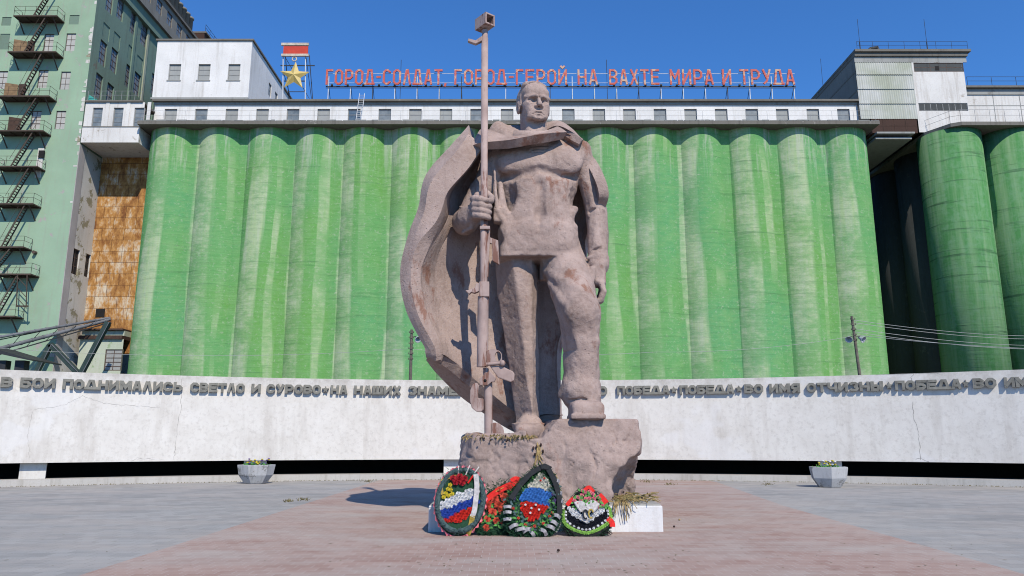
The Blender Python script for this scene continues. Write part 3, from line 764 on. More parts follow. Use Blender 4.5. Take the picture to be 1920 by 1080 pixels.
# ------------------------------------------------------------------ pale green tower building on the left
TX, TY = -49.06, 80.0
tower = thing("tower_building", "tall pale green elevator tower with peeling paint, fire escapes and rows of small windows", "building", (TX, TY, 0))
def fhole(px, py, w=1.12, h=2.25):
    c = P(px, py, TY); return (c.x - w / 2, c.x + w / 2, c.z - h / 2, c.z + h / 2)
fw = [(132, 79), (122, 151), (113, 225), (91, 80), (80, 148), (67, 225), (4, 150)]
holes = [fhole(*p) for p in fw]
bricked = [fhole(139, 37, 1.15, 1.2), fhole(12, 40, 1.1, 1.1), fhole(8, 78, 1.15, 2.0)]
mb = MB(); wall_y(mb, TY, TX - 26, TX, -.02, 70, holes + bricked, .22)
mb.build("front_wall", M['tower'], tower, recalc=False)
for h in holes: window(tower, ((h[0] + h[1]) / 2, TY, h[2]), 1.12, 2.25, 2, 3, 'frame_dark', 'pane_pale', dep=.14, bar=.055)
for h in bricked: MB().box(h[0], h[1], TY + .07, TY + .2, h[2], h[3]).build("bricked_window", M['tower_side'], tower)
# side face, receding from the corner
def shole(px, py, w, h):
    c = PX(px, py, TX); return (c.y - w / 2, c.y + w / 2, c.z - h / 2, c.z + h / 2)
sw = [shole(*p) for p in ((193, 100, 1.5, 3.0), (185, 162, 1.5, 3.0), (214, 114, 1.5, 3.0), (206, 180, 1.5, 3.0), (206, 2, 1.5, 3.0), (226, 16, 1.5, 3.0),
                          (251, 45, 1.7, 3.0), (270, 66, 1.7, 3.0), (241, 144, 1.5, 3.0), (257, 158, 1.6, 3.0), (289, 160, 1.6, 3.0))]
sm_ = [shole(*p) for p in ((199, 60, 1.5, 1.9), (219, 77, 1.5, 1.9), (246, 101, 1.6, 1.9), (262, 120, 1.6, 1.9))]
low = [shole(*p) for p in ((142, 491, 1.25, 2.9), (164, 498, .95, 2.7))]
ZS = 34.3
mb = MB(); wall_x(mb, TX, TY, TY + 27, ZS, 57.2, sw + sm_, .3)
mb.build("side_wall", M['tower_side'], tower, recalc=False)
mb = MB(); wall_x(mb, TX, TY, TY + 27, -.02, ZS, low, .3)
mb.build("bare_side_wall", M['tower_bare'], tower, recalc=False)
for h in sw: window(tower, (TX, (h[0] + h[1]) / 2, h[2]), h[1] - h[0], 3.0, 2, 4, 'frame_dark', 'glass', face='x', dep=.2, bar=.09)
for h in sm_: MB().box(TX - .2, TX - .08, h[0], h[1], h[2], h[3]).build("blocked_window", M['tower_side'], tower)
for h in low: window(tower, (TX, (h[0] + h[1]) / 2, h[2]), h[1] - h[0], h[3] - h[2], 2, 3, 'frame_dark', 'opening', face='x', dep=.2, bar=.09)
# shallow piers dividing the side wall, and pale repaired strip at the corner
for px, w, m in ((243, .5, 'tower_side'), (268, .45, 'pale_strip'), (292, .5, 'tower_side')):
    if m == 'pale_strip': M[m] = worn_paint("limewashed_strip", (0.38, 0.40, 0.29), (0.2, 0.2, 0.15), (0.2, 0.18, 0.13), 1.0)
    y = PX(px, 150, TX).y
    MB().box(TX + .002, TX + .16, y - w / 2, y + w / 2, 39.5, 57.19).build("pilaster", M[m], tower)
M['corner_strip'] = worn_paint("pale_corner_render", (0.47, 0.43, 0.41), (0.27, 0.23, 0.2), (0.4, 0.36, 0.33), 1.2, 0.9, 0.66)
MB().box(TX + .002, TX + .06, TY + .02, TY + 1.15, -.01, ZS - .002).build("corner_strip", M['corner_strip'], tower)
mb = MB()                                               # broken render along the corner
for k in range(46):
    z = rnd.choice((rnd.uniform(34, 42), rnd.uniform(44, 48.5), rnd.uniform(10, 56)))
    w = rnd.uniform(.1, .55); mb.box(TX - w, TX - .005, TY - rnd.uniform(.008, .03), TY - .003, z, z + rnd.uniform(.1, .5))
mb.build("broken_render", M['tower_bare'], tower)
mb = MB(); mb.box(TX - 26, TX + .45, TY + 4, TY + 27.2, 55.6, 57.2); mb.build("eaves_cornice", M['dark_green_cornice'] if 'dark_green_cornice' in M else M['tower_side'], tower)
# top storey oversailing the side wall
uy0, uy1 = TY + 4.5, 104.6
hu = [(y - .8, y + .8, 58.4, 60.3) for y in (86.5, 89.6, 92.7, 95.8, 98.9, 102)]
mb = MB(); wall_x(mb, TX + .85, uy0, uy1, 57.2, 61.0, hu, .25)
mb.add([(TX + .85, uy0, 57.2), (TX - 20, uy0, 57.2), (TX - 20, uy0, 61), (TX + .85, uy0, 61)], [(0, 1, 2, 3)])
mb.add([(TX + .85, uy0, 57.205), (TX - 1, uy0, 57.205), (TX - 1, uy1, 57.205), (TX + .85, uy1, 57.205)], [(0, 1, 2, 3)])
mb.build("top_storey_wall", M['tower_top'], tower, recalc=False)
for h in hu: window(tower, (TX + .85, (h[0] + h[1]) / 2, h[2]), 1.6, 1.9, 2, 2, 'frame_dark', 'glass', face='x', dep=.15, bar=.09)
MB().box(TX - 20, TX + 1.2, uy0 - .3, uy1 + .3, 61.002, 61.35).build("top_storey_roof", M['roof_felt'], tower)
vm = MB().lathe([(.5, 0), (.5, 2.0), (.62, 2.02), (.62, 2.3), (.4, 2.45)], (0, 0, 0), 12).mesh("vent", M['tower_top'])
for k in range(9): place("vent", vm, tower, (TX + .5, 92.5 + 1.25 * k, 61.35))
MB().box(TX - 6, TX + 1.8, 104.95, 110, 57.3, 62.6).build("rear_penthouse", M['brown_panel'], tower)
MB().box(TX - 6.2, TX + 2.1, 104.9, 110.2, 62.602, 62.85).build("rear_roof", M['roof_felt'], tower)
railing("rear_railing", [(TX + 1.9, 105, 62.85), (TX + 1.9, 110, 62.85)], 1.2, tower, 'dark_metal', 1.5, .03)
# fire escape: platforms, railings, flights
fe = [(25, 107, 28.6), (14, 105, 96), (-6, 92, 179), (-8, 81, 244), (-10, 70, 311), (-12, 62, 381), (-30, 44, 462), (-10, 58, 513), (-30, 28, 592)]
YP = TY - 1.5
pl = []
for i, (xa, xb, y) in enumerate(fe):
    a, b = P(xa, y, YP), P(xb, y, YP); z = a.z
    fl = MB()
    fl.box(a.x, b.x, YP + .08, TY - .06, z - .03, z); fl.box(a.x, b.x, YP, YP + .08, z - .14, z + .02); fl.box(a.x, b.x, TY - .058, TY - .01, z - .14, z)
    n = int((b.x - a.x) / 1.2)
    for k in range(n + 1):
        x = a.x + .03 + (b.x - a.x - .06) * k / n; fl.box(x - .03, x + .03, YP + .082, TY - .062, z - .12, z - .032)
    p = fl.build("escape_platform", M['escape'], tower)
    for x in (a.x + .5, b.x - .5): MB().bar((x, YP + .1, z - .15), (x, TY - .02, z - 1.55), .1).build("brace", M['escape'], p)
    railing("guard_rail", [(a.x + .03, TY - .1, z + .02), (a.x + .03, YP + .04, z + .02), (b.x - .03, YP + .04, z + .02), (b.x - .03, TY - .1, z + .02)], 1.15, p, 'escape', 1.1, .022)
    pl.append((a.x, b.x, z))
for i in range(len(pl) - 1):
    (ua, ub, uz), (la, lb, lz) = pl[i], pl[i + 1]
    cx = -54.9 + .1 * i if i != 6 else -55.3
    a, b = Vector((cx - 1.0, YP + .45, lz)), Vector((cx + 1.0, YP + .45, uz))
    st = MB()
    for dy in (-.3, .3): st.bar(a + Vector((0, dy, 0)), b + Vector((0, dy, 0)), .05, .14)
    n = 15
    for k in range(1, n): p = a.lerp(b, k / n); st.box(p.x - .09, p.x + .09, p.y - .27, p.y + .27, p.z - .015, p.z + .015)
    for dy in (-.3, .3): st.tube([a + Vector((-.25, dy, .9)), b + Vector((-.25, dy, .9))], .02, 5)
    st.build("stair_flight", M['escape'], tower)
a, b = P(8, 28, YP).x, 0
st = MB(); p0, p1 = Vector((-55.4, YP + .45, pl[0][2])), Vector((-53.2, YP + .45, pl[0][2] + 5))
for dy in (-.3, .3): st.bar(p0 + Vector((0, dy, 0)), p1 + Vector((0, dy, 0)), .05, .14)
for k in range(1, 16): p = p0.lerp(p1, k / 16); st.box(p.x - .09, p.x + .09, p.y - .27, p.y + .27, p.z - .015, p.z + .015)
st.build("stair_flight", M['escape'], tower)
for i, (pxa, pxb) in ((1, (27, 46)), (2, (10, 29)), (3, (17, 34))):
    z = pl[i][2] + .02; a, b = P(pxa, fe[i][2], TY - .3).x, P(pxb, fe[i][2], TY - .3).x
    m = M['brown_door'] if i != 3 else M['rust']
    mb = MB(); mb.bar((a, TY - .55, z + 1.0), (b, TY - .06, z + 1.0), 1.95, .06, up=(0, 0, 1)) if False else mb.add(
        [(a, TY - .6, z), (b, TY - .1, z), (b, TY - .1, z + 2), (a, TY - .6, z + 2), (a, TY - .54, z), (b, TY - .04, z), (b, TY - .04, z + 2), (a, TY - .54, z + 2)],
        [(0, 1, 2, 3), (7, 6, 5, 4), (0, 4, 5, 1), (1, 5, 6, 2), (2, 6, 7, 3), (3, 7, 4, 0)])
    d = mb.build("door", m, tower)
    if i != 3: MB().box(b + .04, b + .9, TY - .045, TY - .004, z, z + 2.1).build("doorway", M['rust'], d)
# small fittings low on the front wall
mb = MB(); a = P(76, 292, TY - .1); mb.box(a.x - .35, a.x + .3, TY - .12, TY - .004, a.z - 2.6, a.z + .9); mb.build("patched_niche", M['tower_bare'], tower)
mb = MB(); a = P(79, 291, TY - .1); mb.box(a.x - .3, a.x + .3, TY - .3, TY - .122, a.z - .3, a.z + .5); mb.build("wall_box", M['opening'], tower)
mb = MB(); a = P(67, 476, TY); mb.tube([a + Vector((0, -.45, .1)), a + Vector((0, -.02, .1))], .2, 8); mb.build("wall_spout", M['frame_dark'], tower)
# lattice post by the lowest platforms
mb = MB()
for px in (33, 51): mb.bar(P(px, 516, YP), P(px - 2, 574, YP), .08)
for y in (520, 540, 560): mb.bar(P(33, y, YP), P(50, y + 18, YP), .06)
mb.bar(P(30, 574, YP), P(53, 574, YP), .14)
mb.build("lattice_post", M['escape'], tower)

# ------------------------------------------------------------------ covered bridge between tower and elevator
bridge = thing("covered_bridge", "dirty white covered bridge with three windows joining the green tower to the elevator", "bridge", (-45, TY, 34.4))
bz0, bzm, bz1 = P(200, 267, TY).z, P(200, 238, TY).z, P(200, 191, TY).z
holes = []
for px in (181, 220, 259):
    c = P(px, 218, TY); holes.append((c.x - .56, c.x + .56, P(px, 236, TY).z, P(px, 201, TY).z))
mb = MB(); wall_y(mb, TY + .12, TX + .07, -42.42, bzm, bz1, holes, .25)
mb.build("window_wall", M['white_dirty'], bridge, recalc=False)
MB().box(TX + .075, -42.45, TY, TY + 4.66, bz0, bzm - .02).build("girder", M['white_dirty'], bridge)
MB().box(TX + .072, -42.43, TY - .06, TY + 3.5, bzm - .018, bzm + .06).build("ledge", M['roof_felt'], bridge)
MB().box(TX + .065, -42.4, TY - .1, TY + 3.5, bz1 + .002, bz1 + .18).build("bridge_roof", M['roof_felt'], bridge)
for h in holes: window(bridge, ((h[0] + h[1]) / 2, TY + .12, h[2]), 1.12, h[3] - h[2], 1, 4, 'frame_grey', 'glass', dep=.18, bar=.06)
for h in holes: MB().box(h[1] + .35, h[1] + .75, TY + .06, TY + .118, bzm + .062, bz1).build("pilaster", M['white_dirty'], bridge)
railing("bridge_railing", [(TX + .3, TY, bz1 + .18), (-42.6, TY, bz1 + .18)], 1.15, bridge, 'rail', .75, .02)
mb = MB(); a, b, c = P(159, 172, TY + .6), P(186, 190, TY + .6), P(163, 190, TY + .6); mb.add([a, b, c, a + Vector((0, .5, 0)), b + Vector((0, .5, 0)), c + Vector((0, .5, 0))], [(0, 1, 2), (5, 4, 3), (0, 3, 4, 1), (1, 4, 5, 2), (2, 5, 3, 0)])
setp(mb.build("tarpaulin", M['teal']), "small teal sheet lying slanted at the tower end of the bridge roof", "tarpaulin")

# ------------------------------------------------------------------ rusty clad shaft below the bridge, low shed in front
shaft = thing("clad_shaft", "rusty orange sheet clad wall between the pale tower and the first green silo", "wall", (-45, 84.7, 0))
MB().box(TX + .01, -41.0, 84.7, 85.2, 11.0, 36.2).build("cladding", M['rust_wall'], shaft)
a = P(180, 579, 84.6); b = P(195, 594, 84.6); MB().box(a.x, b.x, 84.62, 84.69, b.z, a.z).build("hatch", M['opening'], shaft)
shed = thing("green_shed", "low pale green plastered shed with one shuttered window at the foot of the rusty wall", "shed", (-44, 83, 0))
a, b = P(150, 640, 83), P(230, 640, 83); zt = P(190, 636, 83).z
h = P(212, 675, 83); hole = (h.x - .95, h.x + .95, P(205, 695, 83).z, P(205, 655, 83).z)
mb = MB(); wall_y(mb, 83, a.x, b.x, -.02, zt, [hole], .2); mb.build("wall", M['pale_green_shed'], shed, recalc=False)
MB().box(a.x - .1, b.x, 82.7, 84.68, zt + .002, zt + .4).build("roof", M['rust'], shed)
MB().box(a.x - .1, b.x, 82.75, 84.68, zt + 1.0, zt + 1.18).build("band", M['rust'], shed)
MB().box(a.x, b.x, 83.2, 84.69, zt + .41, zt + .99).build("upper_wall", M['pale_green_shed'], shed)
window(shed, (h.x, 83, hole[2]), 1.9, hole[3] - hole[2], 2, 5, 'frame_dark', 'pane_grey', dep=.12, bar=.1)
# conveyor ducts running down to the left on a dark gantry
con = thing("conveyor_gantry", "pair of grey conveyor ducts sloping left from the rusty wall on dark steel legs", "conveyor", (-52, 77, 0))
for (xa, ya, xb, yb, r) in ((206, 596, -30, 637, .15), (206, 599, -40, 664, .2)):
    a, b = P(xa, ya, 84.2), P(xb, yb, 73.5); MB().tube([a, b], r, 10).build("duct", M['pipe'], con)
    for k in range(12):
        p = a.lerp(b, (k + .5) / 12); d = (b - a).normalized(); MB().tube([p - d * .07, p + d * .07], r + .035, 10).build("duct_clamp", M['pipe'], con)
mb = MB(); mb.bar(P(208, 604, 84), P(-40, 676, 73.4), .12); mb.bar(P(200, 596, 84), P(-40, 645, 73.4), .1)
for k in range(7): mb.bar(P(206, 600, 84).lerp(P(-40, 643, 73.4), k / 7), P(207, 604, 84).lerp(P(-40, 676, 73.4), (k + .7) / 7), .05)
mb.build("truss", M['dark_metal'], con)
for (xa, ya, xb, yb, w) in ((203, 604, 146, 712, .5), (95, 646, 62, 712, .42), (95, 646, 152, 706, .5)):
    MB().bar(P(xa, ya, 79), P(xb, yb, 79), w, .5, up=(0, 1, 0)).build("leg", M['dark_green_steel'], con)
    o = Vector((.26, -.28, 0)); MB().bar(P(xa, ya, 79) + o, P(xb, yb, 79) + o, .06, .06, up=(0, 1, 0)).build("leg_flange", M['pipe'], con)
can = thing("dark_canopy", "dark sloping canopy roof edge at the left above the white memorial wall", "canopy", (-50, 70, 0))
a, b = P(-40, 655, 70), P(57, 676, 70)
MB().add([a + Vector((0, 0, .5)), b + Vector((0, 0, .12)), b, a, *(v + Vector((0, 5, 0)) for v in (a + Vector((0, 0, .5)), b + Vector((0, 0, .12)), b, a))],
         [(3, 2, 1, 0), (4, 5, 6, 7), (0, 1, 5, 4), (1, 2, 6, 5), (2, 3, 7, 6), (3, 0, 4, 7)]).build("roof", M['dark_metal'], can)
for px in (40, 5): c = P(px, 676, 71); MB().box(c.x - .45, c.x + .45, 70.8, 71.6, -.02, c.z).build("column", M['dark_metal'], can)

# ------------------------------------------------------------------ right-hand silos and headhouse
rs = thing("silo_cluster", "dark green silo cluster at the right with a white upper storey above it", "grain elevator", (51.6, 83.3, 0))
R2, B2 = 3.36, 6.75
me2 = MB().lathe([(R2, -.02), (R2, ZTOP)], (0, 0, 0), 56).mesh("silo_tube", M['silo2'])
me3 = MB().lathe([(R2, -.02), (R2, ZTOP)], (0, 0, 0), 40).mesh("silo_tube", M['shade_conc'])
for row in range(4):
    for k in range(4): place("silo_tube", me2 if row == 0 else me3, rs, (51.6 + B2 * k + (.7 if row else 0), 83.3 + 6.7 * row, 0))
MB().box(SX1 - 1, 60, 108, 109, -.02, ZTOP).build("silo_gap_shade", M['cave'], rs)  # near-black backing added to darken the gap between the silo blocks
xl, xr, yf = 48.4, 78, 83.3 - R2 - .5
poly = [(xl, 84.5), (xl, 82.5), (xl + 1.6, yf + .5), (xl + 2.6, yf), (xr, yf), (xr, 110), (xl, 110)]
def slab(poly, z0, z1, name, m, parent):
    n = len(poly); vs = [(x, y, z0) for x, y in poly] + [(x, y, z1) for x, y in poly]
    return MB().add(vs, [tuple(range(n - 1, -1, -1)), tuple(range(n, 2 * n))] + [(k, (k + 1) % n, (k + 1) % n + n, k + n) for k in range(n)]).build(name, m, parent)
slab(poly, ZTOP, ZTOP + .42, "roof_slab", M['roof_felt'], rs)
railing("roof_railing", [(xl + .2, 82.6, ZTOP + .42), (xl + 1.65, yf + .6, ZTOP + .42), (xl + 2.6, yf + .12, ZTOP + .42), (xr, yf + .12, ZTOP + .42)], 1.5, rs, 'rail', 1.6, .02)
ux0 = P(1812, 190, GY).x; uz1 = P(1870, 165, GY).z
MB().box(ux0 + .01, xr, GY + .3, GY + 10, ZTOP + .42, uz1).build("upper_storey", M['white_dirty'], rs)
MB().box(ux0 + .01, xr, GY + .18, GY + .298, uz1 - .75, uz1 - .002).build("cornice", M['soffit'], rs)
MB().box(ux0 + .012, xr, GY - .2, GY + 10.3, uz1, uz1 + .25).build("upper_roof", M['roof_felt'], rs)
mb = MB()
for px in (1868, 1918): x = P(px, 205, GY).x; mb.box(x - .03, x + .03, GY + .27, GY + .298, ZTOP + .42, uz1 - .76)
z = P(1860, 196, GY).z; mb.box(ux0 + .02, xr, GY + .265, GY + .295, z - .03, z + .03)
mb.build("panel_joints", M['soffit'], rs)
railing("upper_roof_railing", [(ux0 + .4, GY, uz1 + .25), (xr, GY, uz1 + .25)], 1.2, rs, 'dark_metal', 2.8, .025)

hh = thing("headhouse", "headhouse with corrugated left half and white plastered right half above the dark gap", "building", (48, GY, 38))
hx0, hxm, hx1 = P(1601, 100, 82.6).x, P(1706, 100, 82.6).x, P(1808, 100, 82.6).x
hz1 = P(1700, 96, 82.6).z; HY = 82.6; zb2 = P(1680, 222, HY).z
rows = [hz1 - 1.5] + [P(1650, y, HY).z for y in (139, 166, 193.5, 222)]
mb = MB()
step = .13
for zt, zl in zip(rows[:-1], rows[1:]):
    n = int((hxm - hx0) / step); ys = [HY - .05 * (k % 2) - .025 for k in range(n + 1)]
    vs = []
    for k in range(n + 1):
        x = hx0 + (hxm - hx0) * k / n; vs += [(x, ys[k] - .10, zl - .12), (x, ys[k], zt)]
    mb.add(vs, [(2 * k, 2 * k + 2, 2 * k + 3, 2 * k + 1) for k in range(n)])
mb.build("corrugated_cladding", M['corr'], hh, recalc=False)
MB().box(hx0 + .01, P(1812, 190, 82.6).x - .06, HY + .02, HY + 22, zb2, hz1 - .02).build("core", M['shade_conc'], hh)
MB().box(hx0 - .01, hx0 + .006, HY + .021, HY + 22, zb2, hz1 - .5).build("side_wall", M['tower_top'], hh)
mb = MB()
for z in (hz1 - 2.6, hz1 - 5.0): mb.box(hx0 - .04, hx0 - .012, HY + .1, HY + 22, z - .12, z + .06)
mb.build("side_band", M['roof_felt'], hh)
for y0 in (90, 97, 103): MB().box(hx0 - .03, hx0 - .011, y0, y0 + 1.8, hz1 - 7.5, hz1 - 5.4).build("side_opening", M['opening'], hh)
wz = [P(1760, y, HY).z for y in (135, 118, 208.5, 193.5)]
holes = [(P(1713, 127, HY).x, P(1806, 127, HY).x, wz[0], wz[1]), (P(1722, 200, HY).x, P(1814, 200, HY).x, wz[2], wz[3])]
hx1b = P(1812, 190, HY).x
mb = MB(); wall_y(mb, HY - .06, hxm + .02, hx1b, ZTOP + .45, hz1 - .75, holes, .2)
mb.add([(hx1b, HY - .06, ZTOP), (hx1b, HY + 22, ZTOP), (hx1b, HY + 22, hz1 - .75), (hx1b, HY - .06, hz1 - .75)], [(0, 1, 2, 3)])
mb.build("plaster_wall", M['white_dirty'], hh, recalc=False)
window(hh, ((holes[0][0] + holes[0][1]) / 2, HY - .06, wz[0]), holes[0][1] - holes[0][0], wz[1] - wz[0], 3, 2, 'frame_dark', 'pane_grey', dep=.1, bar=.08)
window(hh, ((holes[1][0] + holes[1][1]) / 2, HY - .06, wz[2]), holes[1][1] - holes[1][0], wz[3] - wz[2], 8, 1, 'frame_grey', 'glass_blue', dep=.1, bar=.09)
a = P(1754, 123, HY - .1); b = P(1762, 131, HY - .1); MB().box(a.x, b.x, HY + .0, HY + .03, b.z, a.z).build("broken_pane", M['opening'], hh)
MB().box(hx0 - .05, hx1 + .1, HY - .08, HY - .0, hz1 - 1.48, hz1 - .75).build("fascia", M['soffit'], hh)
MB().box(hx0 - .1, hx1 + .5, HY - .55, HY + 22.4, hz1 - .3, hz1).build("roof", M['roof_felt'], hh)
MB().box(hx0 - .06, hx1 + .2, HY - .3, HY + 22.2, hz1 - .748, hz1 - .302).build("eaves", M['roof_felt'], hh)
z0, z1 = P(1680, 250, HY).z, P(1680, 223, HY).z
a, b = P(1634, 236, HY).x, P(1719, 236, HY).x
mb = MB(); mb.box(a, b, HY - .1, HY + 12, z0, z1 - .002); mb.build("brown_panel", M['brown_panel'], hh)
mb = MB()
for k in range(1, 4): x = a + (b - a) * k / 4; mb.box(x - .02, x + .02, HY - .125, HY - .102, z0, z1)
mb.box(a, b, HY - .13, HY - .102, (z0 + z1) / 2 - .02, (z0 + z1) / 2 + .02); mb.build("panel_seams", M['rust'], hh)
MB().box(a + .3, b - .6, HY - .5, HY + 12, z0 - .22, z0 - .003).build("ledge_slab", M['soffit'], hh)
MB().box(a + .3, b - .8, HY - .1, HY + 12, z0 - .75, z0 - .5).build("beam", M['soffit'], hh)
railing("roof_railing", [(hx0 + .3, HY - .3, hz1), (hx1 + .3, HY - .3, hz1)], 1.1, hh, 'dark_metal', 1.7, .02)
mb = MB(); c = P(1634, 90, HY); mb.tube([(c.x - .5, HY, hz1), (c.x - .1, HY, hz1 + .35), (c.x + .7, HY, hz1 + .5), (c.x + .8, HY, hz1)], .2, 7); mb.build("roof_fan", M['dark_metal'], hh)
for px, py, yy in ((1607, 36, 84), (1733, 36, 84), (1540, 110, 96)):
    b = P(px + (6 if py < 100 else 2), 92 if py < 100 else 150, yy); t = P(px, py, yy)
    b.z = hz1 if py < 100 else 45
    mb = MB().tube([(b.x, yy, b.z), (b.x, yy, b.z + 2.0)], .06, 6).tube([(b.x, yy, b.z + 2.0), (b.x, yy, t.z)], .025, 5)
    o = mb.build("antenna_mast", M['dark_metal'])
    setp(o, {1607: "thin antenna mast above the left corner of the headhouse roof", 1733: "thin antenna mast above the white half of the headhouse roof", 1540: "short thin mast behind the end of the red slogan beside the headhouse"}[px], "antenna", "thin roof masts")
for px, top in ((750, 112), (1139, 112)):
    b = P(px, 184, 88); t = P(px, top, 88)
    setp(MB().tube([(b.x, 88, 40.9), (b.x, 88, t.z)], .035, 5).build("antenna_mast", M['dark_metal']),
         "thin lightning mast rising behind the " + ("first half of the red slogan" if px < 900 else "second half of the red slogan right of the head"), "antenna", "thin roof masts")

# ------------------------------------------------------------------ poles and wires behind the wall
def pole(px, ytop, Y, lamp_right, label):
    b = P(px + 8 if px > 1000 else px - 2, 700, Y); t = P(px, ytop, Y)
    b = Vector((t.x + (.12 if px > 1000 else 0), Y, 0))
    p = thing("utility_pole", label, "pole", (b.x, Y, 0), "poles behind the memorial wall")
    MB().tube([b + Vector((.25 if px > 1000 else .0, 0, 0)), t], [.12, .075], 8).build("post", M['pole_wood'], p)
    for k in range(5 if px > 1000 else 6):
        z = t.z - .2 - .30 * k
        mb = MB(); mb.tube([(t.x - .13, Y - .1, z), (t.x + .13, Y - .1, z)], .014, 5)
        for s in (-1, 1): mb.lathe([(.018, 0), (.028, .04), (.018, .08), (.024, .10)], (t.x + s * .12, Y - .1, z), 7)
        mb.build("insulator_arm", M['pole_wood'], p)
    z = P(px, 640, Y).z
    for s in ((-1, 1) if px > 1000 else (1,)):
        lm = MB(); lm.tube([(t.x + s * .05, Y, z + .25), (t.x + s * .3, Y - .15, z + .25)], .025, 6)
        la = lm.build("lamp_arm", M['dark_metal'], p)
        c = Vector((t.x + s * .36, Y - .2, z + .12)); ax = Vector((s * .45, -.75, -.5)).normalized()
        M4 = Matrix.Translation(c) @ ax.to_track_quat('Z', 'Y').to_matrix().to_4x4()
        sh = MB().lathe([(.07, -.2), (.09, -.08), (.19, .10), (.2, .13), (.175, .13), (.08, -.05)], (0, 0, 0), 14)
        sh.v = [tuple(M4 @ Vector(v)) for v in sh.v]; sh.build("lamp_shade", M['lamp_white'], p)
    return t
t1 = pole(1597, 593, 42, True, "weathered utility pole with two floodlights behind the right part of the white wall")
t2 = pole(772, 618, 42, False, "weathered utility pole with one lamp left of the stone cape behind the wall")
def wire(pts, label, sag=.4, r=.012):
    mb = MB()
    for a, b in zip(pts[:-1], pts[1:]):
        a, b = Vector(a), Vector(b)
        mb.tube([a.lerp(b, k / 14) - Vector((0, 0, sag * 4 * (k / 14) * (1 - k / 14))) for k in range(15)], r, 5, caps=False)
    setp(mb.build("overhead_wire", M['wire']), label, "wire", "overhead wires")
wire([P(1604, 628, 42), P(1960, 655, 36)], "lowest overhead wire running right from the utility pole", .1, .014)
for k, (ya, yb) in enumerate(((604, 616), (609, 622), (620, 634), (626, 641))):
    wire([P(1600, ya - 4, 42), P(1960, yb + 14, 60)], "one of the four parallel wires crossing the dark gap between the silos", .25, .014)
wire([P(1596, 631, 42), P(1230, 660, 42), P(776, 655, 42)], "overhead wire between the two poles behind the statue", .25, .010)
wire([P(768, 654, 42), P(-40, 650, 42)], "overhead wire running left from the lamp pole across the green silos", .45, .010)

# ------------------------------------------------------------------ flower planters
def leafy(mb, c, rx, ry, h, n, size, seed):
    r = random.Random(seed)
    for _ in range(n):
        a = r.uniform(0, 2 * math.pi); q = math.sqrt(r.random())
        p = c + Vector((rx * q * math.cos(a), ry * q * math.sin(a), h * r.random() * (1.1 - q * .6)))
        u = Vector((r.uniform(-1, 1), r.uniform(-1, 1), r.uniform(.1, 1))).normalized(); v = u.orthogonal().normalized()
        s = size * r.uniform(.6, 1.3)
        mb.add([p, p + u * s * .5 + v * s * .28, p + u * s, p + u * s * .5 - v * s * .28], [(0, 1, 2, 3)])
def planter(px, py, label, seed, green):
    b = PZ(px, py, 0)
    p = thing("flower_planter", label, "planter", (b.x, b.y + .38, 0), "concrete planters by the kerb")
    c = Vector((b.x, b.y + .38, 0)); n = 6
    prof = [(.36, 0), (.40, .03), (.60, .30), (.66, .62), (.66, .66), (.58, .66), (.56, .56)]
    mb = MB(); vs, fs = [], []
    for r, z in prof:
        for k in range(n):
            a = 2 * math.pi * k / n + .35; vs.append(c + Vector((r * math.cos(a), r * math.sin(a) * .8, z)))
    for i in range(len(prof) - 1):
        for k in range(n): fs.append((i * n + k, i * n + (k + 1) % n, (i + 1) * n + (k + 1) % n, (i + 1) * n + k))
    fs.append(tuple(range(n - 1, -1, -1))); mb.add(vs, fs); mb.build("bowl", M['planter'], p)
    mb = MB(); t0 = (len(prof) - 1) * n; mb.add(vs[t0:], [tuple(range(n))]); mb.build("soil", M['cave'], p, recalc=False)
    pl_ = thing("flowers", "low " + ("violet and yellow" if seed == 3 else "yellow and white") + " flowers growing in the planter " + ("left of the statue" if seed == 3 else "at the right"), "flowers", tuple(c + Vector((0, 0, .57))), "flowers in the planters")
    mb = MB(); leafy(mb, c + Vector((-.02, 0, .57)), .46, .36, .13, 130, .10, seed); mb.build("foliage", M[green], pl_, recalc=False)
    for col, k in (('f_yellow', 13), ('violet' if seed == 3 else 'f_white', 8)):
        mb = MB(); r = random.Random(seed + k)
        for _ in range(k):
            a = r.uniform(0, 6.28); q_ = math.sqrt(r.random()); o = c + Vector((.42 * q_ * math.cos(a), .32 * q_ * math.sin(a), .66 + r.uniform(.02, .2)))
            mb.lathe([(.012, -.02), (.042, .0), (.045, .015), (.015, .03)], o, 6)
        mb.build("blossoms", M[col], pl_)
planter(472, 908, "grey flaking concrete planter with violet flowers left of the statue", 3, 'f_leaf')
planter(1565, 915, "grey flaking concrete planter with yellow flowers at the right by the kerb", 5, 'f_leaf')

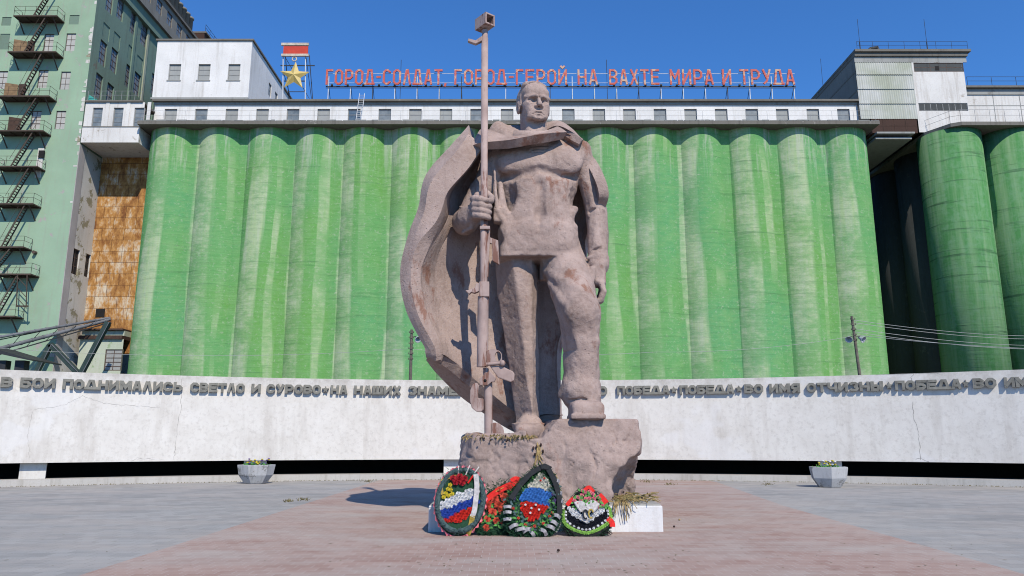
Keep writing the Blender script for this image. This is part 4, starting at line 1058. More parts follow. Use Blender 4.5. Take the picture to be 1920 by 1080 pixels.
# ------------------------------------------------------------------ carving helpers: distance fields cut into one continuous surface
class Sdf:
    def __init__(s, lo, hi, vox):
        s.lo, s.vox = np.array(lo, float), vox
        s.n = np.ceil((np.array(hi) - s.lo) / vox).astype(int) + 1
        s.f = np.full(tuple(s.n), 1.0, np.float32)
        s.ax = [s.lo[i] + vox * np.arange(s.n[i]) for i in range(3)]
    def region(s, lo, hi, pad):
        a = np.clip(np.floor((np.array(lo) - pad - s.lo) / s.vox).astype(int), 0, s.n)
        b = np.clip(np.ceil((np.array(hi) + pad - s.lo) / s.vox).astype(int) + 1, 0, s.n)
        if (b <= a).any(): return None, None
        sl = tuple(slice(a[i], b[i]) for i in range(3))
        X = s.ax[0][a[0]:b[0]][:, None, None]; Y = s.ax[1][a[1]:b[1]][None, :, None]; Z = s.ax[2][a[2]:b[2]][None, None, :]
        return sl, (X, Y, Z)
    def comb(s, sl, d, k, op):
        f = s.f[sl]
        if op == 'sub':
            d = -d; h = np.clip(0.5 - 0.5 * (f - d) / k, 0, 1)
            r = f + (d - f) * h + k * h * (1 - h)
        elif op == 'and':
            h = np.clip(0.5 - 0.5 * (f - d) / k, 0, 1); r = f + (d - f) * h + k * h * (1 - h)
        else:
            h = np.clip(0.5 + 0.5 * (f - d) / k, 0, 1)
            r = f + (d - f) * h - k * h * (1 - h)
        s.f[sl] = r.astype(np.float32)
    def cone(s, a, b, ra, rb, k=0.08, op='add', sy=1.0):
        a, b = np.array(a, float), np.array(b, float); m = max(ra, rb)
        e = np.array([m, m * max(sy, 1), m])
        sl, g = s.region(np.minimum(a, b) - e, np.maximum(a, b) + e, k + 3 * s.vox)
        if sl is None: return
        A, B = a.copy(), b.copy(); B[1] = A[1] + (B[1] - A[1]) / sy
        ba = B - A; L = max(ba @ ba, 1e-9)
        px, py, pz = g[0] - A[0], (g[1] - A[1]) / sy, g[2] - A[2]
        t = np.clip((px * ba[0] + py * ba[1] + pz * ba[2]) / L, 0, 1)
        d = np.sqrt((px - t * ba[0]) ** 2 + (py - t * ba[1]) ** 2 + (pz - t * ba[2]) ** 2) - (ra + (rb - ra) * t)
        s.comb(sl, d * min(1.0, sy), k, op)
    def chain(s, pts, rs, k=0.06, op='add', sy=1.0):
        for i in range(len(pts) - 1): s.cone(pts[i], pts[i + 1], rs[i], rs[i + 1], k, op, sy)
    def local(s, g, c, rot):
        x, y, z = g[0] - c[0], g[1] - c[1], g[2] - c[2]
        if rot is None: return x, y, z
        r = np.array(rot)                               # columns are the local axes
        return (x * r[0][0] + y * r[1][0] + z * r[2][0], x * r[0][1] + y * r[1][1] + z * r[2][1], x * r[0][2] + y * r[1][2] + z * r[2][2])
    def ell(s, c, r, k=0.08, op='add', rot=None):
        c, r = np.array(c, float), np.array(r, float); m = r if rot is None else np.array([max(r)] * 3)
        sl, g = s.region(c - m, c + m, k + 3 * s.vox)
        if sl is None: return
        x, y, z = s.local(g, c, rot)
        k0 = np.sqrt((x / r[0]) ** 2 + (y / r[1]) ** 2 + (z / r[2]) ** 2)
        k1 = np.sqrt((x / r[0] ** 2) ** 2 + (y / r[1] ** 2) ** 2 + (z / r[2] ** 2) ** 2) + 1e-6
        s.comb(sl, k0 * (k0 - 1) / k1, k, op)
    def box(s, c, h, rnd=0.05, k=0.05, op='add', rot=None):
        c, h = np.array(c, float), np.array(h, float); m = h if rot is None else np.array([np.linalg.norm(h)] * 3)
        sl, g = s.region(c - m, c + m, k + 3 * s.vox)
        if sl is None: return
        x, y, z = s.local(g, c, rot)
        qx, qy, qz = np.abs(x) - h[0] + rnd, np.abs(y) - h[1] + rnd, np.abs(z) - h[2] + rnd
        d = np.sqrt(np.maximum(qx, 0) ** 2 + np.maximum(qy, 0) ** 2 + np.maximum(qz, 0) ** 2) + np.minimum(np.maximum(qx, np.maximum(qy, qz)), 0) - rnd
        s.comb(sl, d, k, op)
    def cut(s, p, n, k=0.03, lo=None, hi=None):          # keep the side the normal points away from
        sl, g = s.region(lo if lo is not None else s.lo, hi if hi is not None else s.lo + s.vox * s.n, 0)
        d = (g[0] - p[0]) * n[0] + (g[1] - p[1]) * n[1] + (g[2] - p[2]) * n[2]
        s.comb(sl, d, k, 'and')
    def surf(s, px, py):                                 # first hit of the line of survey with the carved surface
        d = np.array(ray(px, py)); o = np.array((0, 0, CAMH)); ys = np.arange(s.lo[1], s.lo[1] + s.vox * s.n[1] - s.vox, s.vox * .5)
        q = o + d * (ys / d[1])[:, None]; ix = np.round((q - s.lo) / s.vox).astype(int)
        ok = ((ix >= 0) & (ix < s.n)).all(1); ix = ix[ok]; q = q[ok]
        v = s.f[ix[:, 0], ix[:, 1], ix[:, 2]]; h = np.argmax(v < 0)
        return q[h] if v[h] < 0 else q[len(q) // 2]
    def fold(s, pts, rs, sink=.55, k=.08, op='add'):
        q = []
        for i, (a, r) in enumerate(zip(pts, rs)):
            c = s.surf(*a); c = c + np.array((0, r * sink, 0)); q.append(c)
        s.chain(q, rs, k, op)
    def noise(s, amp, scale, seed=0, octaves=3):
        s.f += fbm(s.ax, scale, seed, octaves).astype(np.float32) * amp
    def mesh(s, name, m, smooth=True):
        f = s.f.copy()
        f[0], f[-1], f[:, 0], f[:, -1], f[:, :, 0], f[:, :, -1] = 1, 1, 1, 1, 1, 1
        ins = f < 0
        n = np.array(f.shape)
        c = np.zeros(n - 1, np.int8)
        cor = [(i, j, k) for i in (0, 1) for j in (0, 1) for k in (0, 1)]
        for i, j, k in cor: c += ins[i:n[0] - 1 + i, j:n[1] - 1 + j, k:n[2] - 1 + k]
        cells = np.argwhere((c > 0) & (c < 8))
        idx = np.full(n - 1, -1, np.int64); idx[tuple(cells.T)] = np.arange(len(cells))
        acc = np.zeros((len(cells), 3)); cnt = np.zeros(len(cells))
        val = {o: f[cells[:, 0] + o[0], cells[:, 1] + o[1], cells[:, 2] + o[2]] for o in cor}
        for o in cor:
            for axn in range(3):
                if o[axn]: continue
                o2 = list(o); o2[axn] = 1; o2 = tuple(o2)
                a, b = val[o], val[o2]; mk = (a < 0) != (b < 0)
                t = np.where(mk, a / np.where(mk, a - b, 1), 0)
                pnt = np.tile(np.array(o, float), (len(cells), 1)); pnt[:, axn] += t
                acc[mk] += pnt[mk]; cnt[mk] += 1
        v = (cells + acc / cnt[:, None]) * s.vox + s.lo
        quads = []
        for axn in range(3):
            sa = [slice(None)] * 3; sb = [slice(None)] * 3; sa[axn] = slice(0, -1); sb[axn] = slice(1, None)
            A, B = ins[tuple(sa)], ins[tuple(sb)]
            e = np.argwhere(A != B); flip = A[tuple(e.T)]
            u, w = (axn + 1) % 3, (axn + 2) % 3
            ok = (e[:, u] > 0) & (e[:, w] > 0) & (e[:, u] < n[u] - 1) & (e[:, w] < n[w] - 1); e, flip = e[ok], flip[ok]
            q = []
            for du, dw in ((-1, -1), (0, -1), (0, 0), (-1, 0)):
                cc = e.copy(); cc[:, u] += du; cc[:, w] += dw; q.append(idx[tuple(cc.T)])
            q = np.stack(q, 1); q[~flip] = q[~flip][:, ::-1]; quads.append(q)
        q = np.concatenate(quads)
        return v, q
def fbm(ax, scale, seed, octaves):
    r = np.random.RandomState(seed); out = 0
    for o in range(octaves):
        sc = scale / 2 ** o; S = 64; lat = r.rand(S, S, S) * 2 - 1
        c = [a / sc + 17.3 * (i + 1) for i, a in enumerate(ax)]
        i0 = [np.floor(x).astype(int) for x in c]; t = [x - i for x, i in zip(c, i0)]; t = [x * x * (3 - 2 * x) for x in t]
        acc = 0
        for i in (0, 1):
            for j in (0, 1):
                for k in (0, 1):
                    w = (t[0] if i else 1 - t[0])[:, None, None] * (t[1] if j else 1 - t[1])[None, :, None] * (t[2] if k else 1 - t[2])[None, None, :]
                    acc = acc + w * lat[np.ix_((i0[0] + i) % S, (i0[1] + j) % S, (i0[2] + k) % S)]
        out = out + acc * 0.5 ** o
    return out
def np_mesh(name, v, q, m, off=Vector((0, 0, 0)), smooth=True):
    me = bpy.data.meshes.new(name)
    v = np.asarray(v, float) - np.array(off)
    me.vertices.add(len(v)); me.vertices.foreach_set("co", v.astype(np.float32).ravel())
    q = np.asarray(q, np.int32)
    me.loops.add(q.size); me.loops.foreach_set("vertex_index", q.ravel())
    me.polygons.add(len(q)); me.polygons.foreach_set("loop_start", np.arange(0, q.size, 4, dtype=np.int32)); me.polygons.foreach_set("loop_total", np.full(len(q), 4, np.int32))
    me.polygons.foreach_set("use_smooth", np.full(len(q), smooth))
    me.materials.append(m); me.update(calc_edges=True); me.validate()
    return me
def p(px, py, Y): return np.array(P(px, py, Y))

# ------------------------------------------------------------------ plinth and statue
plinth = thing("plinth", "low whitewashed concrete plinth slab under the statue's rough rock", "plinth", (.65, 16.1, 0))
MB().box(-1.45, 2.62, 13.5, 18.7, -.01, .44).build("block", M['plinth'], plinth, bevel=.02)
MB().box(-1.42, 2.59, 13.53, 18.67, .4405, .466).build("top_screed", M['plinth_top'], plinth)

statue = thing("soldier_statue", "weathered pinkish stone statue of a caped soldier with a tall rifle on rough rock", "statue", (.6, 15.8, .466))

# rock
r = Sdf((-1.6, 13.6, .40), (2.95, 17.9, 2.25), .03)
xl_, xr_ = P(860, 850, 14.9).x, P(1194, 850, 14.9).x
r.box(((xl_ + 1.05) / 2, 15.8, .98), ((1.05 - xl_) / 2, 1.62, .66), .10, .08)
r.box(((.62 + xr_) / 2, 15.75, 1.18), ((xr_ - .62) / 2, 1.80, .80), .05, .30)
r.cone(p(905, 905, 14.6), p(1060, 905, 14.3), .45, .55, .2)
r.cone(p(985, 868, 14.55), p(1060, 860, 14.35), .50, .50, .25); r.cone(p(900, 880, 14.6), p(985, 885, 14.5), .40, .48, .2)
r.cut(p(1022, 806, 15.2), np.array((-.75, -.05, .66)), .05, lo=(.3, 13.6, 1.60), hi=(1.05, 17.9, 2.25))
r.ell(p(1222, 945, 14.2), (.74, 1.1, .95), .06, 'sub')
r.ell(p(1165, 888, 13.75), (.40, .35, .42), .06, 'sub')
r.cut(p(1120, 840, 14.15), np.array((.10, -.94, .33)), .04); r.cut(p(1070, 830, 14.12), np.array((-.12, -.97, .22)), .04)
r.cut(p(930, 870, 14.22), np.array((-.15, -.97, .14)), .05); r.cut(p(1192, 800, 15), np.array((.97, -.1, .2)), .05); r.cut(p(870, 840, 15), np.array((-.93, -.25, .25)), .05)
r.noise(.055, .62, 3, 2); r.noise(.035, .19, 9, 2)
n1 = fbm(r.ax, .45, 21, 3); r.f += (np.clip(.10 - np.abs(n1), 0, .1) * .30).astype(np.float32)      # cracks along the folds of the noise
for pts in ([(868, 852), (885, 858), (898, 870), (915, 868), (925, 880)], [(925, 868), (950, 862), (962, 870), (985, 862)], [(940, 880), (952, 892), (948, 905)], [(1110, 850), (1118, 875), (1112, 905)]):
    r.fold(pts, [.022] * len(pts), -.1, .02, 'sub')
r.cut((0, 0, 1.955), (0, 0, 1), .02)
ROCK = r
v, q = r.mesh("rock", None)
rock = place("rock", np_mesh("rock", v, q, M['rock'], statue.location), statue)

# figure -------------------------------------------------------------------------------------------------
YB = 15.8
b = Sdf((-1.5, 13.7, 1.45), (2.5, 17.3, 8.75), .022)
b.ell(p(1008, 336, 15.86), (.90, .55, 1.0))                                    # ribcage
b.ell(p(1012, 418, 15.82), (.77, .52, .80), .2)                                # belly
b.box(p(1012, 455, 15.83), (.83, .48, .40), .30, .12)                          # skirt of the shirt
b.cone(p(945, 288, 15.86), p(1074, 284, 15.86), .33, .35, .2)                  # shoulder girdle
b.cone(p(1003, 262, 15.95), p(1062, 277, 15.95), .38, .28, .15); b.cone(p(1003, 262, 15.95), p(944, 282, 15.95), .38, .28, .15)
b.ell(p(968, 304, 15.52), (.46, .19, .34), .10); b.ell(p(1052, 302, 15.52), (.49, .19, .36), .10)      # chest
b.ell(p(1010, 348, 15.46), (.60, .09, .22), .15)                               # costal arch
b.ell(p(1010, 395, 15.42), (.62, .10, .55), .25)
b.ell(p(948, 368, 15.42), (.22, .22, .34), .16, 'sub')                          # hollow at the flank
for pts, rs, sk, k in (([(1070, 405), (1056, 436), (1022, 458), (985, 466)], [.05, .07, .06, .04], .7, .12),
                       ([(1078, 392), (1045, 424), (1000, 440)], [.07, .06, .04], .7, .09), ([(1076, 425), (1050, 452), (1008, 472)], [.06, .06, .04], .7, .09),
                       ([(1042, 384), (1056, 370)], [.035, .03], .5, .04), ([(958, 436), (985, 418), (1005, 400)], [.05, .05, .04], .8, .1), ([(945, 470), (985, 472), (1016, 470)], [.04, .04, .04], .8, .08)):
    b.fold(pts, rs, sk, k)
b.fold([(935, 333), (962, 331), (990, 324), (1008, 316)], [.05, .06, .06, .04], .2, .12, 'sub'); b.fold([(1018, 318), (1045, 328), (1078, 330)], [.04, .06, .05], .2, .12, 'sub')
b.fold([(1012, 345), (1012, 400), (1011, 440)], [.05, .05, .04], .1, .16, 'sub')
b.fold([(984, 270), (994, 282), (1006, 300)], [.03, .035, .02], .5, .03); b.fold([(1046, 268), (1032, 280), (1018, 300)], [.03, .035, .02], .5, .03)
for y0, w in ((273, 15), (279, 13), (285, 11), (290, 8)):                       # striped vest showing in the open collar
    b.fold([(1011 - w, y0 + 1), (1011 + w, y0)], [.022, .022], -.2, .02, 'sub')
b.box(p(1003, 470, 15.86), (.76, .56, .48), .14, .20)
b.cut(p(1000, 481.5, 15.4), np.array((.0, 0, -1.0)), .02, lo=(-1.5, 13.9, 1.45), hi=(2.5, 17.3, 6.2))
# right-hand arm, hanging
b.ell(p(1080, 289, 15.86), (.34, .36, .40), .10)
b.chain([p(1086, 300, 15.86), p(1102, 340, 15.9), p(1117, 394, 15.92)], [.31, .225, .225], .05)
b.chain([p(1118, 396, 15.90), p(1121, 440, 15.78), p(1122, 484, 15.66)], [.235, .225, .215], .04)
b.fold([(1106, 405), (1117, 399), (1130, 394)], [.05, .06, .04], .6, .03); b.fold([(1106, 397), (1116, 391)], [.04, .03], .1, .03, 'sub')
b.fold([(1102, 484), (1118, 475), (1134, 464)], [.035, .05, .035], .4, .03); b.fold([(1108, 474), (1126, 464)], [.035, .03], .1, .03, 'sub')
b.fold([(1104, 345), (1112, 385)], [.04, .05], .7, .07); b.fold([(1120, 420), (1116, 455)], [.04, .04], .7, .07)
b.cone(p(1122, 488, 15.65), p(1122, 496, 15.63), .235, .23, .02)                # cuff
b.box(p(1122, 514, 15.58), (.155, .21, .28), .10, .04)                         # hand
for j, (dy, ln) in enumerate(((-.165, 1.0), (-.055, 1.06), (.055, 1.0), (.16, .86))):
    k0 = p(1127, 529, 15.58 + dy); k1 = p(1132 - j, 529 + 17 * ln, 15.56 + dy); k2 = p(1126, 529 + 33 * ln, 15.60 + dy); k3 = p(1114, 529 + 40 * ln, 15.60 + dy)
    b.chain([k0, k1, k2, k3], [.078, .068, .062, .055], .012)
b.chain([p(1112, 506, 15.40), p(1107, 527, 15.33), p(1110, 548, 15.32), p(1114, 560, 15.36)], [.085, .075, .066, .055], .015)
# left-hand arm, bent, hand on the rifle
b.ell(p(938, 296, 15.86), (.33, .35, .38), .12)
b.chain([p(936, 300, 15.86), p(904, 360, 15.78), p(874, 414, 15.62)], [.31, .28, .27], .08)
b.chain([p(873, 416, 15.62), p(880, 408, 15.35), p(890, 398, 15.14)], [.29, .26, .17], .05)
b.chain([p(863, 388, 15.45), p(880, 392, 15.22), p(888, 405, 15.14), p(884, 428, 15.24), p(868, 436, 15.4)], [.04] * 5, .03)   # cuff edge
b.chain([p(866, 400, 15.3), p(876, 425, 15.25)], [.03, .02], .03); b.chain([p(905, 335, 15.55), p(890, 372, 15.42)], [.05, .03], .06)
b.box(p(894, 391, 15.10), (.10, .16, .25), .08, .04)
for j, (y0, ln) in enumerate(((373.5, 1.0), (384.5, 1.0), (394.5, .95), (404.5, .86))):
    b.chain([p(887, y0, 15.08), p(890, y0 - 1, 14.88), p(901, y0, 14.79), p(901 + 17 * ln, y0 + 3.5, 14.85), p(901 + 18 * ln, y0 + 4, 14.97)], [.066, .064, .062, .058, .052], .012)
b.chain([p(896, 368, 15.12), p(914, 364, 15.05), p(922, 370, 14.95), p(921, 378, 14.90)], [.085, .07, .062, .054], .015)
# jacket flap hanging on the left of the body
b.chain([p(927, 316, 15.46), p(929, 360, 15.40), p(933, 396, 15.36), p(948, 420, 15.36), p(984, 438, 15.42)], [.015, .035, .055, .055, .025], .03)
b.chain([p(938, 345, 15.55), p(943, 395, 15.46), p(958, 418, 15.44)], [.06, .10, .09], .05)
b.box(p(933, 405, 15.46), (.09, .12, .16), .03, .04)
b.ell(p(930, 447, 15.3), (.14, .3, .2), .06, 'sub')
# trousers
b.ell(p(1014, 494, 15.95), (.80, .40, .40), .03)
b.chain([p(968, 500, 15.98), p(971, 545, 15.95), p(974, 600, 15.86), p(981, 660, 15.92), p(986, 720, 15.94), p(990, 772, 15.88), p(991, 792, 15.84)], [.45, .45, .40, .36, .33, .33, .35], .05)
b.chain([p(1052, 462, 15.92), p(1060, 500, 15.74), p(1073, 545, 15.28), p(1087, 588, 14.82), p(1088, 640, 14.86), p(1090, 700, 14.98), p(1089, 735, 14.96), p(1096, 752, 14.90)], [.42, .46, .45, .42, .375, .345, .40, .32], .05)
b.ell(p(1011, 522, 15.5), (.14, .45, .46), .06, 'sub')
b.chain([p(962, 470, 15.84), p(968, 530, 15.78), p(980, 604, 15.74)], [.28, .29, .24], .10)
def facet(A, Cc, n, lo, hi, k=.025):                     # one flat carved plane running from A to Cc
    dd = (Cc - A) / np.linalg.norm(Cc - A); n = np.array(n, float); n = n - dd * (n @ dd); b.cut(A, n / np.linalg.norm(n), k, lo=lo, hi=hi)
lo_, hi_ = np.array((-.5, 14.6, P(990, 792, 15.7).z)), np.array((P(1013, 650, 15.5).x, 17.0, P(960, 489, 15.6).z))
facet(p(955, 500, 15.60), p(993, 757, 15.62), (-.80, -.60, 0), lo_, hi_); facet(p(1001, 500, 15.72), p(1003, 757, 15.76), (.95, -.30, 0), np.array((-.5, 14.6, P(990, 600, 15.7).z)), hi_); facet(p(1001, 500, 15.72), p(1003, 757, 15.76), (.95, -.30, 0), np.array((-.5, 15.15, lo_[2])), np.array((P(1036, 700, 15.5).x, 17.0, P(990, 600, 15.7).z)))
facet(p(990, 500, 15.50), p(992, 640, 15.55), (.12, -.99, 0), np.array((-.5, 14.6, P(990, 640, 15.7).z)), hi_, .06)
b.fold([(1024, 508), (1050, 524), (1086, 544)], [.06, .07, .05], .75, .10); b.fold([(1030, 530), (1050, 556), (1068, 582)], [.05, .07, .06], .75, .08)
b.fold([(1110, 600), (1116, 640), (1112, 700)], [.05, .07, .05], .75, .08); b.fold([(1112, 728), (1122, 742)], [.05, .05], .5, .04)
b.fold([(1060, 716), (1052, 738)], [.07, .08], .6, .06); b.fold([(1080, 700), (1094, 742)], [.05, .05], .7, .06)
b.fold([(1066, 752), (1092, 748), (1122, 754)], [.025, .03, .025], -.2, .02, 'sub')
x0_ = P(1034, 650, 14.6).x; x1_ = P(1110, 650, 14.5).x                             # inner planes of the bent leg
facet(p(1050, 560, 14.60), p(1083, 655, 14.50), (-.92, -.38, 0), np.array((x0_ - .1, 13.7, P(1060, 655, 14.5).z)), np.array((x1_, 15.6, P(1060, 545, 14.6).z)), .03)
facet(p(1083, 655, 14.50), p(1062, 745, 14.58), (-.92, -.38, 0), np.array((x0_ - .1, 13.7, P(1060, 742, 14.5).z)), np.array((x1_, 15.6, P(1060, 655, 14.5).z)), .03)
b.ell(p(955, 690, 15.45), (.16, .35, .75), .08, 'sub')
b.ell(p(1086, 585, 14.50), (.28, .13, .26), .12)                                # knee
# boots
b.box(p(993, 811, 15.55), (.30, .58, .17), .13, .04); b.cone(p(992, 800, 15.78), p(992, 812, 15.73), .28, .28, .06)
b.box(p(1098, 771, 14.70), (.315, .54, .19), .15, .04); b.cone(p(1098, 756, 14.9), p(1098, 770, 14.9), .28, .28, .04)
b.box(p(1098, 782, 14.68), (.325, .57, .05), .03, .01)
b.cut((0, 0, 1.585), (0, 0, -1), .01); b.noise(.012, .34, 5, 2); b.noise(.007, .085, 6, 2)
b.cut((0, 0, 8.06), (0, 0, 1), .01)
vb, qb = b.mesh("figure", None)

# head, carved finer
h = Sdf((-.05, 14.9, 7.72), (1.2, 16.6, 9.78), .0125)
HC = np.array((P(1000, 189, 15.76).x, 15.76, 8.985)); yaw = R(14)
ex = np.array((math.cos(yaw), math.sin(yaw) * 1.0, 0)); ef = np.array((math.sin(yaw), -math.cos(yaw), 0)); ez = np.array((0, 0, 1.0))
HR = np.stack([ex, -ef, ez], 1)                                                # local x right, y back, z up
def L(x, f, z): return HC + ex * x + ef * f + ez * z
def E(x, f, z, rx, rf, rz, k=.05, op='add', tilt=0):
    rot = HR
    if tilt: ct, st = math.cos(tilt), math.sin(tilt); rot = HR @ np.array(((ct, 0, -st), (0, 1, 0), (st, 0, ct)))
    h.ell(L(x, f, z), (rx, rf, rz), k, op, rot)
E(0, -.06, .11, .345, .44, .425)
h.box(L(0, .09, -.06), (.272, .325, .33), .14, .07, 'add', HR)
h.box(L(0, .12, -.35), (.238, .27, .15), .07, .05, 'add', HR)
E(0, .375, -.485, .125, .075, .065, .05)
E(0, .19, .18, .28, .225, .21, .08)
for sgn in (-1, 1):
    h.cone(L(sgn * .265, .29, .02), L(sgn * .06, .445, -.012), .045, .058, .03)
    h.cone(L(sgn * .255, .24, -.14), L(sgn * .15, .34, -.175), .065, .07, .06)
    E(sgn * .158, .47, -.088, .118, .165, .066, .02, 'sub')
    E(sgn * .154, .305, -.092, .085, .06, .050, .01)
    h.chain([L(sgn * .25, .29, -.125), L(sgn * .155, .36, -.145), L(sgn * .07, .35, -.12)], [.012, .016, .012], .015)
    h.chain([L(sgn * .25, .28, -.066), L(sgn * .155, .352, -.052), L(sgn * .07, .335, -.072)], [.012, .016, .012], .012)
    E(sgn * .058, .43, -.238, .045, .06, .034, .02)
    E(sgn * .335, -.03, -.10, .055, .12, .155, .02); E(sgn * .385, .0, -.09, .03, .06, .09, .015, 'sub')
    h.box(L(sgn * .315, .07, .02), (.025, .055, .14), .02, .02, 'add', HR)
h.cone(L(0, .41, -.02), L(0, .515, -.205), .036, .05, .03); E(0, .51, -.218, .052, .045, .034, .02)
h.cone(L(-.012, .48, .04), L(-.012, .46, -.03), .010, .012, .02, 'sub')
E(0, .335, -.375, .15, .085, .10, .10)
h.chain([L(-.12, .39, -.392), L(-.045, .43, -.358), L(0, .433, -.363), L(.045, .43, -.358), L(.12, .39, -.392)], [.010, .020, .022, .020, .010], .03)
h.chain([L(-.075, .405, -.428), L(0, .425, -.422), L(.075, .405, -.428)], [.016, .026, .016], .03)
h.chain([L(-.145, .405, -.424), L(-.05, .45, -.390), L(.05, .45, -.390), L(.145, .405, -.424)], [.012, .016, .016, .012], .006, 'sub')
h.cone(L(-.06, .45, -.462), L(.06, .45, -.462), .020, .020, .05, 'sub')
for sgn in (-1, 1): h.cut(L(sgn * .285, .30, -.2), HR @ np.array((sgn * .88, -.47, 0.0)), .03, lo=L(-.6, .2, 0) * 0 + np.array((-.05, 14.9, 8.3)), hi=np.array((1.2, 15.66, 8.95)))
E(0, -.125, .125, .352, .40, .420, .008)                                       # hair
for x, f, z, rx, rf, rz, tl in ((.09, .235, .375, .10, .09, .042, -.25), (-.10, .19, .405, .14, .12, .045, .3), (.18, .17, .36, .09, .12, .045, -.6), (.02, .27, .385, .075, .065, .033, .45), (-.22, .12, .37, .10, .16, .08, .7)):
    E(x, f, z, rx, rf, rz, .015, 'add', tl)
for x0, x1 in ((-.14, -.02), (-.03, .08), (.09, .18)): h.cone(L(x0, .30, .48), L(x1, .10, .565), .010, .014, .015, 'sub')
h.chain([np.array((HC[0] + .03, 15.92, 7.6)), np.array((HC[0] + .02, 15.84, 8.25)), L(0, -.05, -.3)], [.42, .32, .285], .04)
h.chain([L(.17, .05, -.36), np.array((HC[0] + .07, 15.5, 7.95))], [.08, .09], .08); h.chain([L(-.17, .05, -.36), np.array((HC[0] - .02, 15.5, 7.95))], [.08, .09], .08)
h.noise(.006, .12, 4, 2)
vh, qh = h.mesh("head", None)
vv = np.concatenate([vb, vh]); qq = np.concatenate([qb, qh + len(vb)])
fig = place("figure", np_mesh("figure", vv, qq, M['stone'], statue.location), statue)

# cape: a thick shell swung out behind the figure -------------------------------------------------------
def catmull(a, n):
    a = np.asarray(a, float); m = len(a); out = []
    for i in range(m - 1):
        p0, p1, p2, p3 = a[max(i - 1, 0)], a[i], a[i + 1], a[min(i + 2, m - 1)]
        for k in range(n):
            t = k / n
            out.append(.5 * ((2 * p1) + (p2 - p0) * t + (2 * p0 - 5 * p1 + 4 * p2 - p3) * t * t + (3 * p1 - p0 - 3 * p2 + p3) * t ** 3))
    out.append(a[-1]); return np.array(out)
def shell(name, rows, th, m, nu, nv, parent, amp=.012, seed=1, flip=1, straight=0):
    """rows of survey points lofted to a smooth sheet and given a real thickness on its far side"""
    g = np.array([[p(*c) for c in row] for row in rows])
    g = np.array([catmull(g[:, j], nu) for j in range(g.shape[1])])            # along rows
    def across(a):                                       # the first columns keep straight, creased flanks
        if not straight: return catmull(a, nv)
        lin = [a[i] + (a[i + 1] - a[i]) * k / nv for i in range(straight) for k in range(nv)]
        return np.concatenate([np.array(lin), catmull(a[straight:], nv)])
    g = np.array([across(g[:, i]) for i in range(g.shape[1])])
    U, V = g.shape[:2]
    du = np.gradient(g, axis=0); dv = np.gradient(g, axis=1)
    nrm = np.cross(dv, du); nrm /= np.linalg.norm(nrm, axis=2, keepdims=True) + 1e-9
    nrm *= flip
    rr = np.random.RandomState(seed)
    ph = rr.rand(6, 4)
    x, y, z = g[..., 0], g[..., 1], g[..., 2]
    ns = sum(np.sin((ph[i, 0] * 2 - 1) * 7 * x + (ph[i, 1] * 2 - 1) * 5 * z + (ph[i, 2] * 2 - 1) * 6 * y + ph[i, 3] * 6.28) for i in range(6)) / 6
    f = g + nrm * (ns * amp)[..., None]
    tt = np.interp(np.linspace(0, 1, U), np.linspace(0, 1, len(th)), th)[:, None, None]
    bk = f - nrm * tt
    vs = np.concatenate([f.reshape(-1, 3), bk.reshape(-1, 3)]); N = U * V
    qs = []
    ii, jj = np.meshgrid(np.arange(U - 1), np.arange(V - 1), indexing='ij')
    a = (ii * V + jj).ravel(); qs.append(np.stack([a, a + V, a + V + 1, a + 1], 1)); qs.append(np.stack([a, a + 1, a + V + 1, a + V], 1) + N)
    e = np.concatenate([vs])                                                   # rim strips get their own vertices so the edge stays crisp
    def rim(ids):
        ids = np.array(ids); nonlocal e
        base = len(e); e = np.concatenate([e, vs[ids], vs[ids + N]]); n = len(ids)
        k = np.arange(n - 1); qs.append(np.stack([base + k, base + k + 1, base + n + k + 1, base + n + k], 1))
    rim(np.arange(U) * V); rim((np.arange(U) * V + V - 1)[::-1]); rim(np.arange(V)[::-1]); rim((U - 1) * V + np.arange(V))
    me = np_mesh(name, e, np.concatenate(qs), m, statue.location)
    bm = bmesh.new(); bm.from_mesh(me); bmesh.ops.recalc_face_normals(bm, faces=bm.faces); bm.to_mesh(me); bm.free()
    me.set_sharp_from_angle(angle=R(32))
    return place(name, me, parent)
